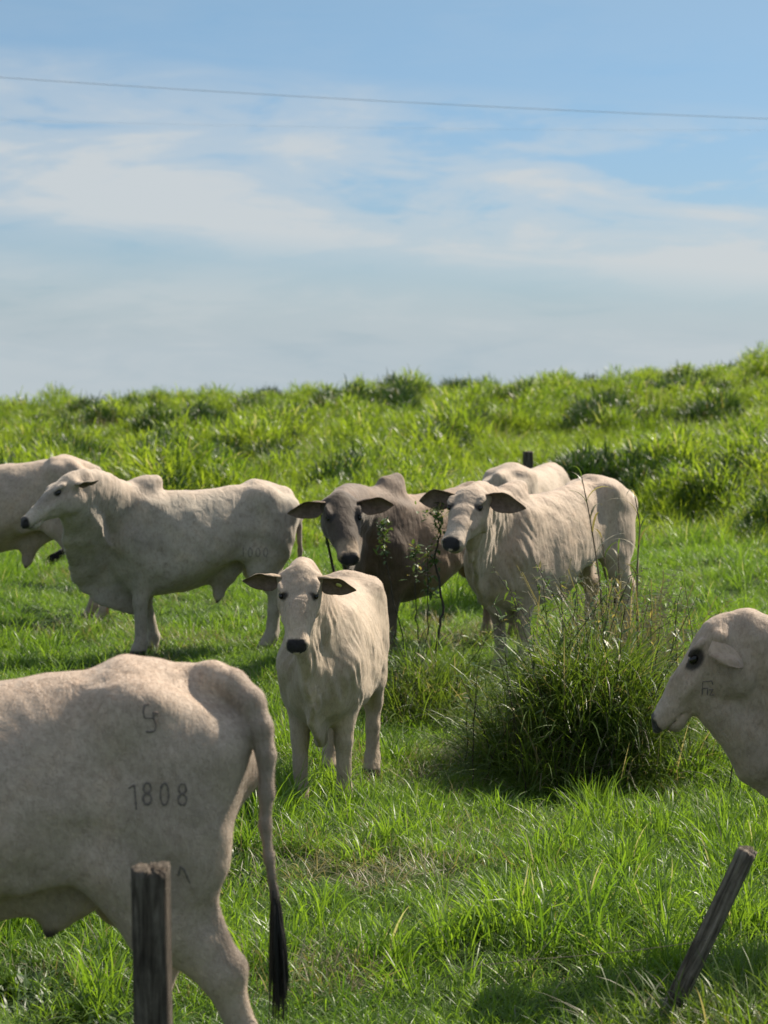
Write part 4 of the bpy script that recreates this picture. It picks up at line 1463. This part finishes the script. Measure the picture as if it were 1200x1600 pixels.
def build_tussocks():
    p = at(925, 1000, 12.0)
    o = tussock('grass_mound', 'big dark mound of long drooping grass in front of the nose at right', p.x, 12.05, 0.56, 0.72, 0.90, 7500, 5, M_MOUND, 0.30, 0.62, 0.004, 0.010)
    core(0, 0, 0.34, 0.48, 0.48, o)
    weed_tangle(o, 0.55, 0.75, 70, 0.5, 1.15, 4)
    p = at(650, 1000, 15.0)
    o = tussock('grass_mound', 'low dark grass clump at the foot of the thin leafy shrub', p.x + .02, 14.1, 0.36, 0.6, 0.42, 3200, 6, M_MOUND, 0.22, 0.45, 0.004, 0.009)
    weed_tangle(o, 0.30, 0.35, 16, 0.30, 0.65, 5)
    p = at(1010, 1000, 13.4)
    o = tussock('grass_mound', 'seeding grass clump round the tall dry cane stalks', p.x, 13.3, 0.42, 0.4, 0.6, 2200, 8, M_MOUND, 0.30, 0.60, 0.004, 0.009)
    p = at(1110, 1000, 7.6)
    o = tussock('grass_mound', 'shaded tuft of taller grass by the foot of the leaning post', p.x + 0.02, 7.15, 0.35, 0.3, 0.18, 1500, 9, M_MOUND, 0.18, 0.36, 0.004, 0.009)
    # dark round clumps up the slope
    for (px, py, Y, w, lab) in ((706, 600, 66, 1.0, 'dark spiky clump standing on the skyline left of the crest rise'),
                                (440, 660, 46, 1.5, 'wide dark clump on the slope above the two bull heads'),
                                (682, 672, 43, 1.3, 'dark clump on the slope above the pale cow head'),
                                (962, 630, 50, 1.2, 'dark round clump high on the slope at right'),
                                (1072, 700, 36, 0.9, 'dark clump halfway up the slope at far right'),
                                (1152, 735, 33, 0.9, 'dark clump lowest on the slope near the right edge'),
                                (345, 712, 37, 0.8, 'small dark clump on the slope above the profile steer'),
                                (572, 722, 36, 0.9, 'dark clump on the slope behind the tall hump')):
        q = at(px, py, Y)
        hz = float(hills(q.x, Y))
        H_ = max(0.7, q.z + 0.30 - hz)
        o = tussock('grass_clump', lab, q.x, Y, w * 0.26, w * 0.26, H_ * 0.95, 1000, int(px), M_DARKG, 0.25, 0.5, 0.012, 0.024)


# ------------------------------------------------------------------ weeds
def leaf(V, F, base, d, up, L, Wd):
    """small folded leaf, four faces"""
    d = d / np.linalg.norm(d)
    sd = np.cross(d, up); sd /= np.linalg.norm(sd) + 1e-9
    nn = np.cross(sd, d)
    k = len(V)
    for t_, w_ in ((0, .12), (.35, 1), (.7, .75), (1, .04)):
        c = base + d * L * t_ - nn * L * 0.25 * t_ * t_
        V += [c - sd * Wd * w_ / 2 + nn * Wd * 0.12 * w_, c, c + sd * Wd * w_ / 2 + nn * Wd * 0.12 * w_]
    for i in range(3):
        a = k + i * 3
        F += [(a, a + 1, a + 4, a + 3), (a + 1, a + 2, a + 5, a + 4)]


def build_weeds():
    M_STALK = flat_mat('dry_cane', (0.17, 0.13, 0.085), 0.75, 0.25, 0.6, 18, 0.0, (1, 1, 0.3))
    r = np.random.default_rng(11)
    # thin shrub with dark stems
    Y = 14.9
    b = at(676, 1040, Y)
    root = bpy.data.objects.new('leafy_shrub', None); COL.objects.link(root)
    gz = float(hills(b.x, Y))
    root.location = (b.x, Y, gz)
    root['label'] = 'thin dark-stemmed shrub with small leaves between the dark bull and the pale cow'
    root['category'] = 'shrub'
    stems = [[(640, 1060), (628, 990), (612, 920), (602, 870), (596, 836), (600, 815)], [(676, 1060), (685, 990), (692, 950), (686, 905), (679, 872), (690, 830), (684, 812)],
             [(668, 1060), (668, 960), (668, 905), (669, 862)],
             [(655, 1060), (652, 980), (649, 930), (650, 880), (648, 855)],
             [(688, 935), (672, 925), (664, 921)],
             [(684, 812), (690, 806), (688, 790)], [(688, 815), (676, 804), (660, 800)]]
    for si, st in enumerate(stems):
        pts = []
        for j, (a, c) in enumerate(st):
            w = at(a, c, Y + 0.05 * si - 0.1 + 0.03 * j)
            pts.append(np.array([w.x - b.x, w.y - Y, max(w.z - gz, -0.03)]))
        pts = np.array(pts)
        tt = np.linspace(0, len(pts) - 1, len(pts) * 4)
        P_ = np.stack([np.interp(tt, np.arange(len(pts)), pts[:, i]) for i in range(3)], 1) + r.normal(0, 0.004, (len(tt), 3))
        rad0 = 0.011 if si == 1 else (0.005 if si < 4 else 0.0035)
        v, f = tube(P_, np.linspace(rad0, rad0 * 0.45, len(P_)), 6)
        new_obj('stem', mesh_poly('stem', v, f, M_TWIG), root)
        V, F = [], []
        m = 90 if si in (0, 1) else (60 if si < 4 else 40)
        for _ in range(m):
            i = int(len(P_) * (r.uniform(0.6, 1.0) if si < 4 else r.uniform(0.2, 1)))
            i = min(i, len(P_) - 1)
            d = np.array([r.normal(), r.normal(), r.normal(0.3, 0.6)])
            off = r.normal(0, 0.035, 3)
            leaf(V, F, P_[i] + off * 0.6, d, np.array([0, 0, 1.0]) + r.normal(0, .2, 3), r.uniform(0.03, 0.065), r.uniform(0.012, 0.026))
        m_ = mesh_poly('foliage', V, F, M_WLEAF)
        a = m_.attributes.new('tint', 'FLOAT', 'POINT'); a.data.foreach_set('value', np.repeat(r.uniform(0, 1, m), 12).astype(np.float32))
        new_obj('foliage', m_, root, kind='stuff')
    # lone dark stem under the dark bull's chin
    b = at(522, 1010, 15.6); gz = float(hills(b.x, 15.6))
    pts = [at(a, c, 15.6) for a, c in ((560, 1010), (536, 940), (521, 890), (511, 845), (505, 815), (500, 800))]
    v, f = tube([(p.x - b.x, r.normal(0, .004), p.z - gz) for p in pts], [0.012, .012, .011, .009, .007, .004], 7)
    root2 = bpy.data.objects.new('bare_sapling', None); COL.objects.link(root2)
    root2.location = (b.x, 15.6, gz); root2['label'] = 'bare dark sapling leaning up below the dark bull ear'; root2['category'] = 'sapling'
    new_obj('stem', mesh_poly('stem', v, f, M_TWIG), root2)
    V, F = [], []
    for _ in range(10):
        p = pts[r.integers(2, 6)]
        leaf(V, F, np.array([p.x - b.x, 0, p.z - gz]), r.normal(0, 1, 3), np.array([0, 0, 1.0]), 0.05, 0.02)
    m_ = mesh_poly('foliage', V, F, M_WLEAF)
    a = m_.attributes.new('tint', 'FLOAT', 'POINT'); a.data.foreach_set('value', np.repeat(r.uniform(0, 1, 10), 12).astype(np.float32))
    new_obj('foliage', m_, root2, kind='stuff')

    # tall cane grass: jointed stalks with long ragged leaves
    Y = 13.35
    cane = [([(950, 1040), (940, 930), (930, 860), (920, 800), (909, 745)], 'tallest dry cane stalk, arching left over the pale cow flank'),
            ([(1000, 1040), (995, 940), (996, 880), (1000, 820), (992, 775)], 'green-leaved cane stalk in front of the pale cow rump'),
            ([(965, 1040), (958, 960), (948, 900), (940, 840)], 'short broken cane stalk with pale bent leaf'),
            ([(985, 1040), (975, 960), (968, 910), (966, 865)], 'short leafy cane stalk between the two tall ones')]
    for ci, (st, lab) in enumerate(cane):
        Yc = Y + (0.12 * ci - 0.1)
        b = at(st[0][0], 1000, Yc); gz = float(hills(b.x, Yc))
        rt = bpy.data.objects.new('cane_stalk', None); COL.objects.link(rt)
        rt.location = (b.x, Yc, gz); rt['label'] = lab; rt['category'] = 'weed'; rt['group'] = 'tall cane stalks growing out of the grass mound'
        P0 = [at(a, c, Yc + r.normal(0, 0.02)) for a, c in st]
        P0 = np.array([(p.x - b.x, p.y - Yc, max(p.z - gz, 0)) for p in P0])
        P0 = np.vstack([[0, 0, 0], P0])
        tt = np.linspace(0, len(P0) - 1, 30)
        P_ = np.stack([np.interp(tt, np.arange(len(P0)), P0[:, i]) for i in range(3)], 1)
        rr = np.linspace(0.0075, 0.003, 30) * (1 + 0.25 * (np.arange(30) % 5 == 0))
        v, f = tube(P_, rr, 6)
        new_obj('stalk', mesh_poly('stalk', v, f, M_STALK), rt)
        nl = 13
        Vb, Fb, Tb, k = [], [], [], 0
        for q in range(nl):
            i = int(np.interp(q, [0, nl - 1], [9, 29]))
            dr = q * 2.4 + r.uniform(0, 1)
            L = r.uniform(0.16, 0.34) * (1 if q < nl - 2 else 0.7); Wd = r.uniform(0.008, 0.016)
            seg = 7
            t = np.linspace(0, 1, seg + 1)
            ang = r.uniform(0.25, 0.6) + t * r.uniform(1.0, 2.4)
            cx = np.concatenate([[0], np.cumsum(np.sin(ang[:-1]) * L / seg)]); cz = np.concatenate([[0], np.cumsum(np.cos(ang[:-1]) * L / seg)])
            c = P_[i] + np.stack([cx * math.cos(dr), cx * math.sin(dr), cz], 1)
            sd = np.array([-math.sin(dr), math.cos(dr), r.normal(0, .3)])
            w = Wd * np.interp(t, [0, .25, .6, 1], [.5, 1, .8, .05])[:, None]
            VV = np.stack([c - sd * w / 2, c + sd * w / 2], 1).reshape(-1, 3)
            FF = [(2 * a_, 2 * a_ + 1, 2 * a_ + 3, 2 * a_ + 2) for a_ in range(seg)]
            m_ = mesh_poly('leaf', VV, FF, M_DRY if (q + ci) % 3 != 0 else M_WLEAF)
            a = m_.attributes.new('tint', 'FLOAT', 'POINT'); a.data.foreach_set('value', np.full(len(VV), r.uniform(0, 0.9), np.float32))
            new_obj('leaf', m_, rt)
    # loose seeding grass stems round them: fine airy panicles
    Vs, Fs, Ts, k = [], [], [], 0
    for q in range(190):
        bx, by = r.normal(0, 0.20), r.normal(0, 0.2)
        L = r.uniform(0.6, 1.15)
        la = r.uniform(0, 6.28); ln = abs(r.normal(0.15, 0.15))
        t = np.linspace(0, 1, 6)
        c = np.stack([bx + np.cos(la) * (ln * L * t + 0.18 * t ** 3), by + np.sin(la) * (ln * L * t + 0.18 * t ** 3), L * t * (1 - 0.1 * t)], 1)
        sd = np.array([-math.sin(la), math.cos(la), 0])
        VV = np.stack([c - sd * 0.0022, c + sd * 0.0022], 1).reshape(-1, 3)
        FF = [(2 * a_ + k, 2 * a_ + 1 + k, 2 * a_ + 3 + k, 2 * a_ + 2 + k) for a_ in range(5)]
        Vs.append(VV); Fs += FF; Ts += [r.uniform(0, .8)] * len(VV); k += len(VV)
        for w_ in range(16):
            tq = r.uniform(0.6, 1.0)
            p = np.array([np.interp(tq, t, c[:, i]) for i in range(3)])
            d = r.normal(0, 1, 3); d[2] *= .5
            d *= r.uniform(0.015, 0.05) / np.linalg.norm(d)
            e = p + d
            s_ = np.array([0.003, 0.002, 0.003])
            Vs.append(np.array([p, p + s_ * .3, e + s_, e - s_])); Fs.append((k, k + 1, k + 2, k + 3)); Ts += [r.uniform(0.3, .9)] * 4; k += 4
    b = at(975, 1000, 13.2)
    m_ = mesh_poly('seeding_grass', np.vstack(Vs), Fs, M_DRY)
    a = m_.attributes.new('tint', 'FLOAT', 'POINT'); a.data.foreach_set('value', np.array(Ts, np.float32))
    o = new_obj('seeding_grass', m_, kind='stuff')
    o.location = (b.x, 13.2, 0.0)


# ------------------------------------------------------------------ posts and cables
def wood_post(name, label, top, foot, w, d, seed, mat, taper=0.0):
    """weathered split post: rough square section with deep lengthwise cracks"""
    r = np.random.default_rng(seed)
    top, foot = np.array(tuple(top)), np.array(tuple(foot))
    ax = top - foot
    L = np.linalg.norm(ax); ax /= L
    nth, nl = 96, 60
    th = np.linspace(0, 2 * np.pi, nth, endpoint=False)
    sq = (np.abs(np.cos(th)) ** 5 + np.abs(np.sin(th)) ** 5) ** (-1 / 5)
    prof = np.ones(nth) + 0.03 * np.sin(th * 3 + r.uniform(0, 6)) + 0.02 * np.sin(th * 7 + r.uniform(0, 6))
    cracks = [(r.uniform(0, 2 * np.pi), r.uniform(0.04, 0.13), r.uniform(0.015, 0.04), r.uniform(0, .5), r.uniform(.6, 1.0)) for _ in range(26)]
    V = []
    for i in range(nl):
        t = i / (nl - 1)
        rr = prof.copy()
        for (c, dep, wd, t0, t1) in cracks:
            cc = c + 0.05 * math.sin(t * 9 + c * 5)
            dd = np.abs((th - cc + np.pi) % (2 * np.pi) - np.pi)
            fade = (1.0 if t < 0.93 else max(0.35, 1 - (t - 0.93) * 12)) * max(0, min(1, (t - t0 + .15) * 5)) * max(0, min(1, (t1 + .15 - t) * 5))
            rr -= dep * fade * np.maximum(0, 1 - dd / wd)
        rr += 0.008 * r.normal(0, 1, nth)
        wig = 0.004 * math.sin(t * 7 + seed)
        x = sq * rr * np.cos(th) * w / 2 * (1 - taper * t) + wig
        y = sq * rr * np.sin(th) * d / 2 * (1 - taper * t)
        z = np.full(nth, t * L)
        if i == nl - 1:
            z = z + 0.0025 * r.normal(0, 1, nth) + 0.003 * np.sin(th * 2 + seed)
        V.append(np.stack([x, y, z], 1))
    for q in (0.75, 0.45, 0.15):
        VV = V[nl - 1].copy(); VV[:, :2] *= q; VV[:, 2] += 0.002 + 0.004 * r.normal(0, 1, nth) * q
        V.append(VV)
    V = np.vstack(V)
    F = []
    for i in range(nl + 2):
        for j in range(nth):
            a, b = i * nth + j, i * nth + (j + 1) % nth
            F.append((a, b, b + nth, a + nth))
    F.append(tuple(range((nl + 2) * nth, (nl + 3) * nth)))
    m = bpy.data.meshes.new(name)
    m.from_pydata([tuple(v) for v in V], [], F)
    m.update()
    m.materials.append(mat)
    m.polygons.foreach_set('use_smooth', np.ones(len(m.polygons), bool))
    o = new_obj(name, m)
    o.location = foot
    o.rotation_euler = Vector(ax).to_track_quat('Z', 'Y').to_euler()
    o['label'] = label
    o['category'] = 'fence post'
    return o


def wood_material(name, c0, c1):
    m, t, out = material(name)
    tc = N(t, 'ShaderNodeTexCoord')
    mp = N(t, 'ShaderNodeMapping')
    mp.inputs['Scale'].default_value = (9, 9, 0.7)
    t.links.new(tc.outputs['Object'], mp.inputs[0])
    n = N(t, 'ShaderNodeTexNoise', i_Scale=7.0, i_Detail=9.0, i_Roughness=0.7, i_Distortion=0.6)
    t.links.new(mp.outputs[0], n.inputs['Vector'])
    n2 = N(t, 'ShaderNodeTexNoise', i_Scale=9.0, i_Detail=6.0, i_Roughness=0.7)
    t.links.new(tc.outputs['Object'], n2.inputs['Vector'])
    c = RAMP(t, n.outputs[0], [(0.32, tuple(v * 0.25 for v in c0)), (0.46, c0), (0.62, c1)])
    l = RAMP(t, n2.outputs[0], [(0.35, (0.6, 0.6, 0.6)), (0.6, (1.1, 1.1, 1.1))])
    c = MIXC(t, 1.0, c, l, 'MULTIPLY')
    b = N(t, 'ShaderNodeBump', i_Strength=1.0, i_Distance=0.008)
    t.links.new(n.outputs[0], b.inputs['Height'])
    p = N(t, 'ShaderNodeBsdfPrincipled', i_Roughness=0.88)
    p.inputs['Specular IOR Level'].default_value = 0.2
    t.links.new(c, p.inputs['Base Color'])
    t.links.new(b.outputs[0], p.inputs['Normal'])
    t.links.new(p.outputs[0], out.inputs[0])
    return m


def build_posts():
    MW = wood_material('weathered_fence_wood', (0.070, 0.056, 0.044), (0.155, 0.13, 0.105))
    MW2 = wood_material('grey_split_wood', (0.12, 0.10, 0.083), (0.25, 0.215, 0.18))
    Y = 5.55
    tp = at(235, 1357, Y); w = (271 - 198) / FPX * Y
    wood_post('fence_post', 'cracked square wooden fence post standing upright before the branded steer', tp, (tp.x + 0.012, Y, -0.05), w, w * 0.8, 3, MW)
    Y = 7.3
    a = at(1168, 1330, Y - 0.05); b = at(1060, 1556, Y + 0.05)
    d = (a - b).normalized()
    wood_post('fence_post', 'broken grey post leaning right out of the shaded grass at bottom right', a, b - d * 0.30, 0.080, 0.066, 8, MW2, 0.08)
    Y = 24.5
    tp = at(825, 706, Y)
    wood_post('fence_post', 'dark distant post top showing above the farthest cow', tp, (tp.x, Y, 0.0), 0.115, 0.11, 12, MW)
    pw = [at(a_, b_, y_) for a_, b_, y_ in ((1122, 1466, 7.28), (1060, 1476, 7.25), (985, 1486, 7.2), (900, 1494, 7.1), (820, 1500, 7.0), (740, 1510, 6.9), (690, 1530, 6.85))]
    v, f = tube([tuple(q_) for q_ in pw], 0.0011, 5)
    o = new_obj('fence_wire', mesh_poly('fence_wire', v, f, M_RUST))
    o['label'] = 'loose thin fence wire hanging from the leaning post into the grass'
    o['category'] = 'wire'
    # power cables across the sky: slack spans
    for k, (pts, lab) in enumerate(((((-40, 118), (600, 158), (1240, 187)), 'upper overhead cable sagging across the sky from the left edge'),
                                    (((-40, 186), (600, 200), (1240, 203)), 'lower faint overhead cable crossing the sky beneath the other'))):
        Yc = 46.0 if k == 0 else 58.0
        P3 = np.array([tuple(at(a, b, Yc)) for a, b in pts])
        co = np.polyfit(P3[:, 0], P3[:, 2], 2)
        co[0] = max(co[0], 0.0006)
        xs = np.linspace(-45, 45, 80)
        zs = np.polyval(co, xs)
        v, f = tube(np.stack([xs, np.full(80, Yc), zs], 1), 0.0055 if k == 0 else 0.0016, 6)
        o = new_obj('power_cable', mesh_poly('power_cable', v, f, M_WIRE))
        o['label'] = lab
        o['category'] = 'cable'


build_ground()
build_herd()
build_posts()
build_tussocks()
build_weeds()
build_grass()
